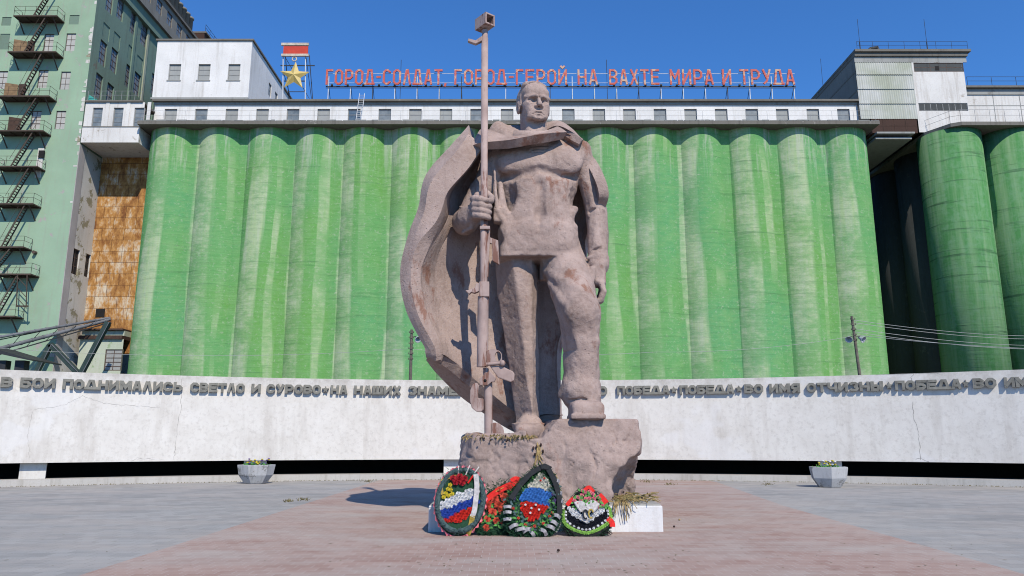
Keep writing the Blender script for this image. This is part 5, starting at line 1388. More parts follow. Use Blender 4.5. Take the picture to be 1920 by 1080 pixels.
rows = [
    [(888, 250, 15.80), (889, 268, 15.42), (893, 266, 16.10), (912, 258, 16.3), (950, 252, 16.40), (1003, 250, 16.42), (1055, 254, 16.35), (1086, 268, 16.15), (1096, 275, 15.9)],
    [(855, 287, 15.55), (866, 302, 15.20), (871, 299, 16.10), (892, 293, 16.4), (940, 290, 16.55), (1003, 285, 16.66), (1066, 290, 16.52), (1108, 303, 16.25), (1122, 307, 15.60)],
    [(812, 338, 15.45), (825, 351, 15.14), (833, 351, 16.05), (856, 350, 16.4), (905, 348, 16.66), (1003, 345, 16.80), (1078, 345, 16.70), (1118, 352, 16.45), (1141, 356, 15.50)],
    [(798, 396, 15.42), (812, 402, 15.18), (825, 404, 15.75), (848, 405, 16.15), (898, 404, 16.52), (1003, 400, 16.88), (1074, 400, 16.82), (1108, 396, 16.62), (1135, 392, 15.80)],
    [(774, 455, 15.40), (789, 460, 15.22), (793, 461, 15.36), (815, 462, 15.86), (874, 462, 16.48), (1003, 460, 16.92), (1068, 460, 16.90), (1096, 458, 16.74), (1106, 458, 16.64)],
    [(760, 512, 15.42), (775, 516, 15.28), (779, 517, 15.38), (805, 520, 15.88), (868, 522, 16.46), (1003, 520, 16.92), (1056, 520, 16.94), (1082, 518, 16.84), (1094, 516, 16.78)],
    [(771, 579, 15.46), (785, 583, 15.34), (789, 584, 15.44), (816, 588, 15.90), (878, 592, 16.42), (998, 592, 16.90), (1040, 592, 16.94), (1062, 592, 16.90), (1072, 592, 16.84)],
    [(800, 638, 15.50), (812, 644, 15.42), (817, 646, 15.52), (842, 655, 15.90), (894, 668, 16.34), (985, 672, 16.82), (1026, 667, 16.92), (1046, 664, 16.88), (1053, 662, 16.82)],
    [(804, 660, 15.52), (820, 666, 15.44), (826, 669, 15.52), (852, 686, 15.84), (902, 724, 16.18), (978, 772, 16.64), (1018, 770, 16.82), (1043, 770, 16.82), (1053, 770, 16.78)],
    [(805, 664, 15.58), (820, 670, 15.52), (826, 673, 15.60), (851, 691, 15.92), (900, 730, 16.26), (976, 780, 16.70), (1018, 776, 16.84), (1043, 776, 16.84), (1053, 776, 16.80)],
    [(803, 671, 15.92), (812, 684, 16.08), (818, 692, 16.20), (842, 718, 16.48), (884, 754, 16.82), (968, 808, 17.0), (1016, 818, 17.0), (1044, 818, 16.96), (1056, 818, 16.88)],
]
cape = shell("cape", rows, [.22, .22, .22, .2, .18, .16, .16, .16, .12, .10, .06], M['stone'], 7, 8, statue, .016, 2, 1, 3)
# mantle drawn across the chest, with turned-up collar points
shell("mantle", [[(904, 250, 15.86), (920, 251, 15.64), (950, 262, 15.46), (995, 261, 15.42), (1030, 252, 15.48), (1044, 244, 15.66)],
                 [(899, 264, 15.60), (916, 263, 15.42), (952, 268, 15.28), (998, 265, 15.26), (1034, 257, 15.32), (1050, 251, 15.5)],
                 [(898, 282, 15.44), (912, 281, 15.24), (952, 278.5, 15.10), (1000, 271, 15.12), (1036, 264, 15.2), (1056, 261, 15.40)]], [.10, .14, .20], M['stone'], 8, 8, cape, .012, 3)
shell("collar", [[(921, 246, 15.75), (932, 233, 15.82), (950, 241, 16.05), (972, 240, 16.25)], [(926, 253, 15.64), (937, 243, 15.68), (958, 251, 15.72), (982, 253, 15.75)], [(948, 263, 15.52), (956, 259, 15.52), (972, 262, 15.5), (990, 264, 15.48)]],
      [.08, .08, .06], M['stone'], 8, 8, cape, .008, 4)
shell("collar", [[(1026, 234, 16.15), (1048, 231, 16.0), (1070, 245, 15.8), (1089, 266, 15.6)], [(1028, 248, 15.80), (1045, 242, 15.60), (1066, 251, 15.45), (1090, 267, 15.38)], [(1027, 250, 15.80), (1045, 244, 15.61), (1065, 253, 15.46), (1089, 269, 15.40)],
                 [(1026, 264, 15.70), (1042, 267, 15.72), (1062, 274, 15.74), (1084, 276, 15.66)]], [.06, .08, .08, .05], M['stone'], 8, 8, cape, .008, 5)
shell("neck_roll", [[(966, 249, 15.62), (985, 250, 15.46), (1005, 251, 15.42), (1022, 250, 15.46), (1036, 245, 15.62)], [(966, 256, 15.56), (985, 258, 15.38), (1005, 259, 15.34), (1024, 258, 15.38), (1038, 252, 15.56)],
                    [(966, 263, 15.62), (985, 265, 15.44), (1005, 266, 15.40), (1024, 264, 15.44), (1040, 258, 15.60)]], [.08, .1, .08], M['stone'], 6, 8, cape, .006, 6)

# rifle ---------------------------------------------------------------------------------------------------
RY = 14.96
rifle = bpy.data.objects.new("rifle", None); C.objects.link(rifle); rifle.parent = statue
ORG[rifle.name] = Vector(statue.location); rifle.location = (0, 0, 0)
def rp(px, py, y=RY): return P(px, py, y)
def plate(name, pts, y0, y1, bev=.012, m='rifle'):
    mb = MB(); n = len(pts)
    a = [rp(x, y, RY) for x, y in pts]
    vs = [(v.x, y0, v.z) for v in a] + [(v.x, y1, v.z) for v in a]
    mb.add(vs, [tuple(range(n)), tuple(range(2 * n - 1, n - 1, -1))] + [(k, k + n, (k + 1) % n + n, (k + 1) % n) for k in range(n)])
    return mb.build(name, M[m], rifle, bevel=bev)
MB().tube([rp(909.5, 57), rp(909, 72), rp(909, 72), rp(907, 543)], [.062, .062, .074, .076], 18).build("barrel", M['rifle'], rifle)
mb = MB(); yw = R(38)                                                          # muzzle brake: an open square box
c = rp(909, 43); ax_ = Vector((math.cos(yw), math.sin(yw), 0)); fw_ = Vector((math.sin(yw), -math.cos(yw), 0)); up = Vector((0, 0, 1))
def obox(mb, c, hx, hy, hz):
    vs = [c + ax_ * sx * hx + fw_ * sy * hy + up * sz * hz for sz in (-1, 1) for sx, sy in ((-1, -1), (1, -1), (1, 1), (-1, 1))]
    mb.add(vs, [(0, 3, 2, 1), (4, 5, 6, 7), (0, 1, 5, 4), (1, 2, 6, 5), (2, 3, 7, 6), (3, 0, 4, 7)])
w, dpt, hh_ = .125, .20, .13
obox(mb, c + up * (hh_ - .016), w, dpt, .016); obox(mb, c - up * (hh_ - .016), w, dpt, .016)
obox(mb, c + ax_ * (w - .016), .016, dpt - .001, hh_ - .033); obox(mb, c - ax_ * (w - .016), .016, dpt - .001, hh_ - .033); obox(mb, c - fw_ * (dpt - .05), w - .033, .02, hh_ - .033)
mb.build("muzzle_brake", M['rifle'], rifle)
plate("front_sight", [(905.5, 68), (904, 78), (892, 84), (877, 78.5), (878.5, 74), (892, 77.5)], RY - .05, RY + .05)
mb = MB(); mb.box(rp(900, 430).x, rp(919, 430).x, RY - .11, RY + .11, rp(907, 432).z, rp(907, 426).z); mb.build("clamp", M['rifle'], rifle, bevel=.012)
mb = MB(); mb.bar(rp(916.5, 432), rp(913, 520), .055); mb.build("bipod_leg", M['rifle'], rifle, bevel=.01)
plate("bipod_plate", [(918, 444), (934, 450), (936.5, 496), (923, 488), (922, 456), (918, 455)], RY + .02, RY + .10)
mb = MB(); mb.box(rp(899, 540).x, rp(917.5, 540).x, RY - .13, RY + .14, rp(905, 558).z, rp(905, 530).z); mb.build("rear_collar", M['rifle'], rifle, bevel=.015)
MB().tube([rp(906, 556), rp(904.5, 688)], [.112, .114], 16).build("receiver", M['rifle'], rifle)
plate("rear_sight", [(902, 532), (902, 546), (890, 551), (884, 549), (880, 553), (873, 546), (880, 545), (891, 541), (893, 533)], RY - .10, RY + .04)
# bolt housing with its round opening
mb = MB(); outer = [(913, 655), (930, 656), (937, 659), (941, 664), (941.5, 680), (941, 684), (913, 685)]
cx_, cy_ = 934, 669
a = [rp(*o) for o in outer]; cc = rp(cx_, cy_); hr = .085
ring = [cc + Vector((hr * .75 * math.cos(2 * math.pi * k / 20), 0, hr * 1.15 * math.sin(2 * math.pi * k / 20))) for k in range(20)]
def at_out(k):                                          # where a ray from the hole meets the outline
    d = (ring[k] - cc); best = 9
    for i in range(len(a)):
        A, Bv = a[i], a[(i + 1) % len(a)]; ex_, ez_ = Bv.x - A.x, Bv.z - A.z
        det = d.x * (-ez_) + d.z * ex_
        if abs(det) < 1e-9: continue
        t = ((A.x - cc.x) * (-ez_) + (A.z - cc.z) * ex_) / det; u = (d.x * (A.z - cc.z) - d.z * (A.x - cc.x)) / det
        if t > 0 and -1e-6 <= u <= 1 + 1e-6: best = min(best, t)
    return cc + d * best
oo = [at_out(k) for k in range(20)]
y0, y1 = RY - .09, RY + .09
vs = [(v.x, y0, v.z) for v in ring] + [(v.x, y0, v.z) for v in oo] + [(v.x, y1, v.z) for v in ring] + [(v.x, y1, v.z) for v in oo]
fs = []
for k in range(20):
    n_ = (k + 1) % 20
    fs += [(k, 20 + k, 20 + n_, n_), (40 + k, 40 + n_, 60 + n_, 60 + k), (k, n_, 40 + n_, 40 + k), (20 + k, 60 + k, 60 + n_, 20 + n_)]
mb.add(vs, fs); mb.build("bolt_housing", M['rifle'], rifle)
mb = MB(); mb.tube([rp(912, 683, RY - .16), rp(938, 681, RY - .16)], .035, 8); mb.lathe([(.02, -.06), (.05, -.04), (.062, 0), (.05, .04), (.02, .06)], rp(942, 681, RY - .16), 10); mb.build("bolt_handle", M['rifle'], rifle)
plate("cheek_rest", [(918, 686), (940, 687), (961, 697), (965, 702), (964, 714), (958, 717.5), (934, 709)], RY - .14, RY - .04, .02)
plate("trigger_bracket", [(900, 711), (918, 696), (930, 710), (927, 717), (922, 717), (915, 723), (900, 723)], RY - .15, RY - .005, .01)
mb = MB(); o = rp(909.5, 713.5, RY - .153); mb.lathe([(.028, 0), (.03, .004)], (0, 0, 0), 12)
M90 = Matrix.Translation(o) @ Matrix.Rotation(math.pi / 2, 4, 'X'); mb.v = [tuple(M90 @ Vector(v)) for v in mb.v]; mb.build("bracket_hole", M['opening'], rifle)
# pistol grip: a C-shaped loop
path = [rp(908, 720), rp(892, 722), rp(888, 730), rp(886.5, 745), rp(889, 760), rp(895, 766), rp(905, 767)]
plate("grip", [(896, 719), (899, 724), (898, 728), (896.5, 740), (897, 747), (907, 748), (907, 769), (902, 772.5), (893, 772), (885, 765), (881.5, 752), (882, 733), (886, 722), (891, 719)], RY - .13, RY + .02, .02)
MB().tube([rp(911, 690), rp(911, 697), rp(915.5, 718), rp(916, 815)], [.06, .06, .083, .083], 14).build("stock_tube", M['rifle'], rifle)
plate("butt_rest", [(922, 814), (922, 792.5), (931, 792.5), (938, 795), (943, 801), (945, 808), (945, 814)], RY - .08, RY + .10, .015)
plate("butt_plate", [(890, 826), (890.5, 817), (893, 813), (953, 812.5), (957.5, 816), (958.5, 826)], RY - .22, RY + .42, .025)

# ------------------------------------------------------------------ memorial wreaths leaning on the plinth
def rosette(name, m, petals=5, rings=3, r=1.0):
    mb = MB()
    for k in range(rings):
        rr = r * (1 - k * .30); zz = .12 + .22 * k; n = petals
        for j in range(n):
            a = 2 * math.pi * (j + .5 * (k % 2)) / n + .4 * k; w = math.pi / n * 1.18
            pt = lambda rad, an, z: (rad * math.cos(an), rad * math.sin(an), z)
            i0 = .12 * r
            vs = [pt(i0, a, zz - .12), pt(rr * .72, a - w, zz + .05), pt(rr, a - w * .45, zz + .16 + .1 * k), pt(rr * 1.03, a, zz + .08 + .1 * k), pt(rr, a + w * .45, zz + .16 + .1 * k), pt(rr * .72, a + w, zz + .05), pt(rr * .6, a, zz - .04)]
            mb.add(vs, [(0, 1, 6), (1, 2, 3, 6), (6, 3, 4, 5), (0, 6, 5)], True)
    mb.lathe([(.06 * r, .4), (.16 * r, .62), (.13 * r, .8), (.03 * r, .84)], (0, 0, 0), 6)
    me = mb.mesh(name, m, recalc=False); return me
_ros = {}
class Wreath:
    def __init__(s, name, label, px, yb, tilt, cat="wreath"):
        s.tt = math.tan(tilt); s.tilt = tilt; s.yb = yb
        s.nrm = Vector((0, -math.cos(tilt), math.sin(tilt)))
        s.o = thing(name, label, cat, (P(px, 1000, yb).x, yb, 0), "wreaths laid at the statue")
        s.rnd = random.Random(int(px))
    def at(s, px, py, h=0.0):                            # point on the leaning face, raised h above it
        d = ray(px, py); q = (s.yb + CAMH * s.tt) / (d.y - d.z * s.tt)
        return Vector((d.x * q, d.y * q, CAMH + d.z * q)) + s.nrm * h
    def pad(s, pts, name, m, h0, h1, round_=True):       # cushion with the given outline
        n = len(pts); c = (sum(q[0] for q in pts) / n, sum(q[1] for q in pts) / n)
        lay = ((1.0, h0), (1.02, (h0 + h1) * .5), (.93, h1 * .93), (.7, h1)) if round_ else ((1.0, h0), (1.0, h1))
        vs = [s.at(c[0] + (x - c[0]) * k, c[1] + (y - c[1]) * k, h) for k, h in lay for x, y in pts]
        fs = [((i * n + j), i * n + (j + 1) % n, (i + 1) * n + (j + 1) % n, (i + 1) * n + j) for i in range(len(lay) - 1) for j in range(n)]
        fs += [tuple(range(n - 1, -1, -1)), tuple(range((len(lay) - 1) * n, len(lay) * n))]
        return MB().add(vs, fs, False).build(name, M[m], s.o)
    def needles(s, pts, name, m, n, ln, h, width=.012, spread=1.0, out=True):   # short needles sprouting along a line of points
        mb = MB(); r = s.rnd
        for _ in range(n):
            i = r.randrange(len(pts) - 1); f = r.random()
            x = pts[i][0] + (pts[i + 1][0] - pts[i][0]) * f + r.gauss(0, spread); y = pts[i][1] + (pts[i + 1][1] - pts[i][1]) * f + r.gauss(0, spread)
            b = s.at(x, y, h * r.uniform(.2, 1.0)); d = Vector((r.uniform(-1, 1), r.uniform(-1, .2), r.uniform(-1, 1))).normalized() * ln * r.uniform(.5, 1.3)
            if b.z + d.z < .005: d.z = abs(d.z)
            u = d.orthogonal().normalized() * width
            mb.add([b - u, b + u, b + d + u * .3, b + d - u * .3], [(0, 1, 2, 3)])
        return mb.build(name, M[m], s.o, recalc=False)
    def flower(s, kind, px, py, size, h, name):
        if kind not in _ros: _ros[kind] = rosette(name, M[kind], 6 if kind in ('f_rose', 'f_crimson') else 5, 4 if kind in ('f_rose', 'f_crimson') else 3)
        o = place(name, _ros[kind], s.o, s.at(px, py, h))
        r = s.rnd
        o.rotation_euler = (math.pi / 2 - s.tilt + r.uniform(-.35, .35), r.uniform(-.35, .35), 0)
        o.rotation_euler.rotate_axis('Z', r.uniform(0, 6.28))
        o.scale = (size, size, size)
        return o
    def fill(s, poly, kind, step, size, h, name):        # flowers packed over an outline
        def ins(x, y):
            c = False
            for i in range(len(poly)):
                (x1, y1), (x2, y2) = poly[i], poly[i - 1]
                if (y1 > y) != (y2 > y) and x < (x2 - x1) * (y - y1) / (y2 - y1) + x1: c = not c
            return c
        xs = [q[0] for q in poly]; ys = [q[1] for q in poly]; y = min(ys); row = 0; n = 0
        while y <= max(ys):
            x = min(xs) + (step * .5 if row % 2 else 0)
            while x <= max(xs):
                xx, yy = x + s.rnd.uniform(-.16, .16) * step, y + s.rnd.uniform(-.16, .16) * step
                if ins(xx, yy) and n < 100: s.flower(kind, xx, yy, size * s.rnd.uniform(.9, 1.12), h + s.rnd.uniform(0, .012), name); n += 1
                x += step
            y += step * .84; row += 1
    def ribbon(s, pts, w, m, h, name="ribbon", wave=.0):  # band along survey points, given width in metres
        c = [s.at(x, y, h if not isinstance(h, (list, tuple)) else h[i]) for i, (x, y) in enumerate(pts)]
        c = [Vector(v) for v in catmull(np.array([tuple(v) for v in c]), 5)]
        vs = []
        for i, v in enumerate(c):
            t = (c[min(i + 1, len(c) - 1)] - c[max(i - 1, 0)]).normalized(); sd = t.cross(s.nrm).normalized() * w / 2
            o = s.nrm * (math.sin(i * 1.3) * wave)
            vs += [v - sd + o, v + sd + o, v + sd + o - s.nrm * .004, v - sd + o - s.nrm * .004]
        fs = []
        for i in range(len(c) - 1):
            for k in range(4): fs.append((i * 4 + k, i * 4 + (k + 1) % 4, i * 4 + 4 + (k + 1) % 4, i * 4 + 4 + k))
        fs += [(0, 1, 2, 3), (len(c) * 4 - 4, len(c) * 4 - 3, len(c) * 4 - 2, len(c) * 4 - 1)]
        return MB().add(vs, fs, False).build(name, M[m], s.o)
    def leaves(s, pts, n, m, size, h, name="leaves", spread=4):
        mb = MB(); r = s.rnd
        for _ in range(n):
            q = r.choice(pts); b = s.at(q[0] + r.gauss(0, spread), q[1] + r.gauss(0, spread), h * r.uniform(.5, 1.2))
            a = r.uniform(0, 6.28); d = (Vector((math.cos(a), -.5 * r.random(), math.sin(a)))).normalized() * size * r.uniform(.6, 1.3); v = d.cross(s.nrm).normalized() * size * .28
            mb.add([b, b + d * .45 + v, b + d, b + d * .45 - v], [(0, 1, 2, 3)])
        return mb.build(name, M[m], s.o, recalc=False)
def oval(cx, cy, a, b, rot, n=36, egg=0.0):
    out = []
    for k in range(n):
        t = 2 * math.pi * k / n; x, y = a * math.cos(t) * (1 + egg * math.sin(t)), b * math.sin(t)
        out.append((cx + x * math.cos(rot) - y * math.sin(rot), cy + x * math.sin(rot) + y * math.cos(rot)))
    return out
def closed(p_): return p_ + [p_[0]]

# wreath with the tilted white, blue and red stripes
w = Wreath("wreath", "oval wreath with tilted white, blue and red flower stripes and a silver ribbon", 863, 13.02, R(15))
ov = oval(864, 941, 47, 64, .16); w.pad(ov, "backing", 'needles', -.04, .10)
rim = closed(oval(864, 940.5, 42, 58, .16)); mb = MB(); mb.tube([w.at(x, y, .10) for x, y in rim], .045, 8, caps=False); mb.build("rim_roll", M['needles_frost'], w.o)
w.needles(rim, "frosted_rim", 'needles_frost', 1700, .055, .16, .006, 1.6)
ruf = closed(oval(863.5, 942.5, 46.5, 64, .16, 60)); vs, fs = [], []
for i, (x, y) in enumerate(ruf):
    k = 1.0 if i % 2 else 1.06; cx_, cy_ = 863.5, 942
    vs += [w.at(x, y, .05), w.at(cx_ + (x - cx_) * k * 1.03, cy_ + (y - cy_) * k * 1.03, .05 + .04 * (i % 2))]
fs = [(2 * i, 2 * i + 2, 2 * i + 3, 2 * i + 1) for i in range(len(ruf) - 1)]
MB().add(vs, fs).build("red_ruffle", M['f_pink'], w.o, recalc=False)
w.needles(oval(862, 915, 20, 18, 0), "greenery", 'needles', 500, .07, .1, .007, 7)
w.fill([(826, 948), (845, 936), (868, 924), (887, 920), (899, 918), (901, 927), (888, 934), (868, 941), (846, 952), (827, 958)], 'f_white', 6.6, .043, .10, "white_flower")
w.fill([(826, 961), (846, 953), (868, 943), (890, 935), (899, 933), (897, 944), (880, 952), (860, 962), (832, 976), (826, 970)], 'f_blue', 6.4, .043, .10, "blue_flower")
w.fill([(833, 978), (858, 965), (884, 953), (892, 951), (886, 962), (872, 976), (856, 982), (838, 983)], 'f_red', 6.4, .041, .10, "red_flower")
for x, y in ((851, 900), (863, 897), (872, 901), (856, 907), (868, 908), (862, 903)): w.flower('f_crimson', x, y, .058, .14, "crimson_rose")
for x, y in ((845, 912), (841, 920), (837, 928), (846, 921), (833, 935), (849, 929), (842, 932), (897, 911), (893, 898)): w.flower('f_yellow', x, y, .036, .13, "yellow_flower")
w.ribbon([(893, 893), (895, 915), (893, 940), (890, 962), (886, 972)], .085, 'ribbon_silver', .17, "silver_ribbon", .006)
w.ribbon([(887, 970), (884, 985), (879, 1000), (874, 1005)], .085, 'ribbon_gold', [.17, .13, .08, .03], "gold_ribbon", .004)
w.ribbon([(829, 905), (838, 900), (848, 897), (856, 896)], .05, 'ribbon_gold', .13, "gold_ribbon")
w.ribbon([(828, 908), (829, 920), (831, 930)], .05, 'ribbon_gold', .13, "gold_ribbon")
for a, b_ in (((860, 895), (861, 877)), ((874, 893), (882, 876)), ((884, 899), (899, 879))): MB().tube([w.at(*a, .12), w.at(*b_, .16)], .011, 7).build("candle", M['stick'], w.o)
MB().tube([w.at(878, 909, .13), w.at(888, 895, .15)], .016, 7).build("red_candle_holder", M['ribbon_red'], w.o)
# wreath of red roses, half hidden
w = Wreath("wreath", "half hidden wreath of loose red roses with green leaves and a red ribbon", 930, 13.12, R(20))
w.pad([(886, 985), (893, 960), (915, 925), (945, 908), (968, 905), (978, 930), (978, 985), (960, 1003), (930, 1008), (900, 1004)], "backing", 'needles', -.03, .09)
w.needles(closed([(888, 985), (900, 998), (925, 1004), (950, 1003), (972, 980), (970, 930), (950, 912), (920, 925), (895, 960)]), "fir_needles", 'needles', 1500, .08, .14, .007, 6)
for x, y in ((936, 925), (954, 918), (946, 936), (928, 940), (916, 952), (935, 951), (924, 965), (943, 963), (950, 948), (900, 980), (914, 977), (931, 980), (912, 993), (945, 985), (958, 960)): w.flower('f_rose', x, y, .075 if y < 970 else .058, .13, "red_rose")
w.leaves([(925, 948), (940, 960), (920, 976), (935, 990), (912, 985), (948, 975), (955, 930)], 60, 'f_leaf', .085, .13, "rose_leaves")
w.ribbon([(893, 976), (900, 958), (908, 944)], .17, 'ribbon_red', .10, "red_ribbon"); w.ribbon([(905, 948), (925, 932), (945, 920), (962, 912), (972, 907)], .10, 'ribbon_red', .17, "red_ribbon", .004)
w.ribbon([(958, 908), (966, 903), (975, 905)], .07, 'ribbon_red', .19, "red_ribbon")
w.ribbon([(930, 927.5), (937, 923.5), (944, 920)], .012, 'ribbon_gold', .185, "gilt_line")
# tall teardrop wreath
w = Wreath("wreath", "tall teardrop wreath with white, sky blue and red flowers edged by black and silver ribbons", 998, 12.95, R(17))
tear = [(1022, 878), (1035, 893), (1046, 918), (1052, 948), (1050, 975), (1038, 998), (1015, 1012), (990, 1014), (965, 1006), (948, 988), (944, 965), (952, 940), (972, 908), (1000, 884), (1012, 878)]
w.pad(tear, "backing", 'back', -.04, .10)
mid = [((x - 999) * .82 + 999, (y - 950) * .82 + 950) for x, y in tear]; inn = [((x - 999) * .62 + 1000, (y - 950) * .68 + 948) for x, y in tear]
w.needles(closed(mid), "fir_needles", 'needles', 2600, .085, .15, .008, 5); w.needles(closed(inn), "fir_needles", 'f_leaf', 260, .07, .15, .008, 4); w.pad(mid, "green_cushion", 'needles', .06, .12)
w.needles(closed(tear), "outer_needles", 'needles', 900, .08, .1, .008, 2)
w.fill([(1014, 890), (1022, 896), (1030, 912), (1031, 926), (1013, 919), (990, 917), (1000, 907), (1008, 893)], 'f_cream', 6.0, .040, .13, "white_flower")
w.fill([(988, 918), (1012, 920), (1032, 928), (1031, 938), (1026, 950), (1004, 946), (978, 941), (980, 930)], 'f_sky', 6.0, .042, .13, "blue_flower")
w.fill([(977, 943), (1004, 948), (1025, 953), (1018, 963), (1005, 974), (994, 979), (986, 974), (978, 956)], 'f_red', 5.8, .040, .13, "red_flower")
for x, y in ((985, 951), (996, 957), (1004, 951), (1010, 960), (994, 966), (1013, 906), (1020, 902)): w.flower('f_white' if y > 930 else 'f_red', x, y, .019, .185, "tiny_flower")
w.leaves([(965, 965), (975, 980), (990, 992), (1010, 990), (1030, 975), (1040, 955), (1042, 935), (960, 945), (1036, 920), (968, 930)], 130, 'needles_frost', .07, .15, "frosted_leaves", 5); w.leaves([(965, 968), (980, 985), (1000, 994), (1025, 982), (1038, 960)], 60, 'f_leaf', .07, .16, "green_leaves", 5)
for x, y in ((962, 957), (972, 975), (985, 987), (1002, 990), (1018, 985), (1030, 972), (996, 994), (1035, 965)): w.flower('f_rose', x, y, .026, .16, "tiny_rose")
for x, y in ((1036, 930), (1040, 942), (965, 938), (1038, 948)): w.flower('violet', x, y, .03, .15, "violet_flower")
w.ribbon([(1012, 883), (995, 893), (975, 915), (958, 940)], .085, 'ribbon_black', .19, "black_ribbon", .004); w.ribbon([(1027, 884), (1038, 905), (1047, 935), (1048, 968)], .085, 'ribbon_black', .19, "black_ribbon", .004)
w.pad([(1010, 877), (1022, 874), (1034, 880), (1030, 887), (1012, 886)], "black_bow", 'ribbon_black', .10, .2)
for y in (954, 964, 977): w.ribbon([(944, y), (952, y), (959, y + 1)], .05, 'ribbon_grey', [.12, .19, .18], "grey_band")
for a, m in ((((955, 993), (964, 989), (972, 986)), 'ribbon_silver'), (((966, 997), (980, 995), (990, 993)), 'ribbon_silver'), (((980, 1001), (990, 996), (998, 998)), 'ribbon_silver'), (((994, 999), (998, 1004), (1003, 1011)), 'ribbon_silver'),
             (((1012, 995), (1020, 1000), (1024, 1007)), 'ribbon_silver'), (((1022, 988), (1032, 992), (1040, 995)), 'ribbon_grey'), (((1030, 979), (1038, 983), (1045, 987)), 'ribbon_grey'), (((1037, 968), (1044, 971), (1050, 974)), 'ribbon_grey'),
             (((1040, 905), (1044, 906), (1048, 908)), 'ribbon_grey'), (((1046, 928), (1050, 929), (1053, 930)), 'ribbon_grey'), (((1048, 943), (1052, 944), (1055, 945)), 'ribbon_grey')): w.ribbon(list(a), .058, 'ribbon_grey', [.13, .20, .12], "silver_band", .003)
# rounded triangular wreath with the pointed stripes
w = Wreath("wreath", "rounded triangular wreath with pointed white and black stripes, pink buds and a lime rim", 1100, 12.98, R(24))
tri = [(1098, 915), (1114, 922), (1132, 940), (1146, 966), (1147, 985), (1138, 998), (1120, 1010), (1098, 1015), (1076, 1009), (1058, 994), (1053, 976), (1060, 952), (1080, 926)]
w.pad(tri, "backing", 'back', -.05, .10)
w.needles(closed([(1058, 990), (1075, 1008), (1098, 1016), (1120, 1011), (1140, 998)]), "dark_needles", 'back', 500, .08, .08, .008, 3); w.needles(closed(tri), "dark_edge", 'needles', 500, .05, .1, .007, 2)
rim = [(1056, 962), (1055, 975), (1060, 986), (1070, 994), (1084, 1000), (1098, 1003), (1112, 1000), (1126, 993), (1138, 985), (1144, 974), (1142, 958)]
rs_ = catmull(np.array(rim, float), 4)
for i, (x, y) in enumerate(rs_): w.flower('f_lime', x, y, .030, .10, "lime_flower")
for i, (x, y) in enumerate(catmull(np.array([(1060, 964), (1061, 977), (1068, 986), (1084, 994), (1098, 997), (1112, 994), (1128, 985), (1138, 975), (1138, 962)], float), 2)): w.flower('f_white', x, y, .022, .11, "white_edge_flower")
w.fill([(1062, 966), (1072, 972), (1086, 982), (1098, 988), (1112, 980), (1126, 970), (1136, 962), (1136, 974), (1124, 984), (1100, 995), (1080, 989), (1064, 979)], 'f_black', 5.0, .037, .10, "black_flower")
w.fill([(1066, 957), (1076, 958), (1084, 968), (1098, 978), (1110, 968), (1122, 958), (1132, 957), (1130, 965), (1116, 974), (1099, 986), (1086, 978), (1070, 968)], 'f_white', 5.0, .037, .11, "white_flower")
for x, y in ((1076, 944), (1083, 938), (1090, 934), (1096, 929), (1104, 928), (1110, 932), (1112, 940), (1120, 938), (1104, 940), (1097, 941), (1088, 944), (1082, 950), (1124, 947), (1128, 954), (1100, 947), (1116, 948), (1092, 926), (1120, 956)): w.flower('f_pink', x, y, .036, .15, "pink_bud")
w.leaves([(1080, 946), (1095, 936), (1108, 936), (1120, 946), (1130, 956), (1100, 948), (1090, 950)], 110, 'f_leaf', .075, .15, "bud_leaves", 5)
w.ribbon([(1062, 952), (1068, 945), (1076, 938)], .07, 'ribbon_red', .12, "red_ribbon"); w.ribbon([(1090, 928), (1097, 922), (1103, 918), (1108, 922), (1112, 927)], .06, 'ribbon_red', .12, "red_ribbon"); w.ribbon([(1122, 932), (1130, 940), (1136, 948)], .09, 'ribbon_red', .12, "red_ribbon")
w.ribbon([(1138, 976), (1146, 984), (1147, 992)], .09, 'ribbon_red', .12, "red_ribbon")
for a in (((1078, 955), (1086, 952), (1098, 960)), ((1098, 960), (1108, 951), (1120, 957)), ((1083, 962), (1092, 958), (1098, 966)), ((1098, 966), (1106, 957), (1115, 964)), ((1098, 960), (1096, 975), (1092, 984))): w.ribbon(list(a), .12, 'ribbon_silver', .18, "silver_bow", .012)
for cx_, cy_ in ((1096, 972), (1106, 971)): MB().tube([w.at(cx_ + 4.2 * math.cos(t * .33), cy_ + 8 * math.sin(t * .33), .21) for t in range(3, 19)], .014, 6).build("gilt_loop", M['ribbon_black' if cx_ < 1100 else 'ribbon_gold'], w.o)
MB().tube([w.at(1054, 968, .06), w.at(1050, 985, .02), w.at(1043, 998, 0)], .018, 6).build("white_cord", M['ribbon_silver'], w.o)

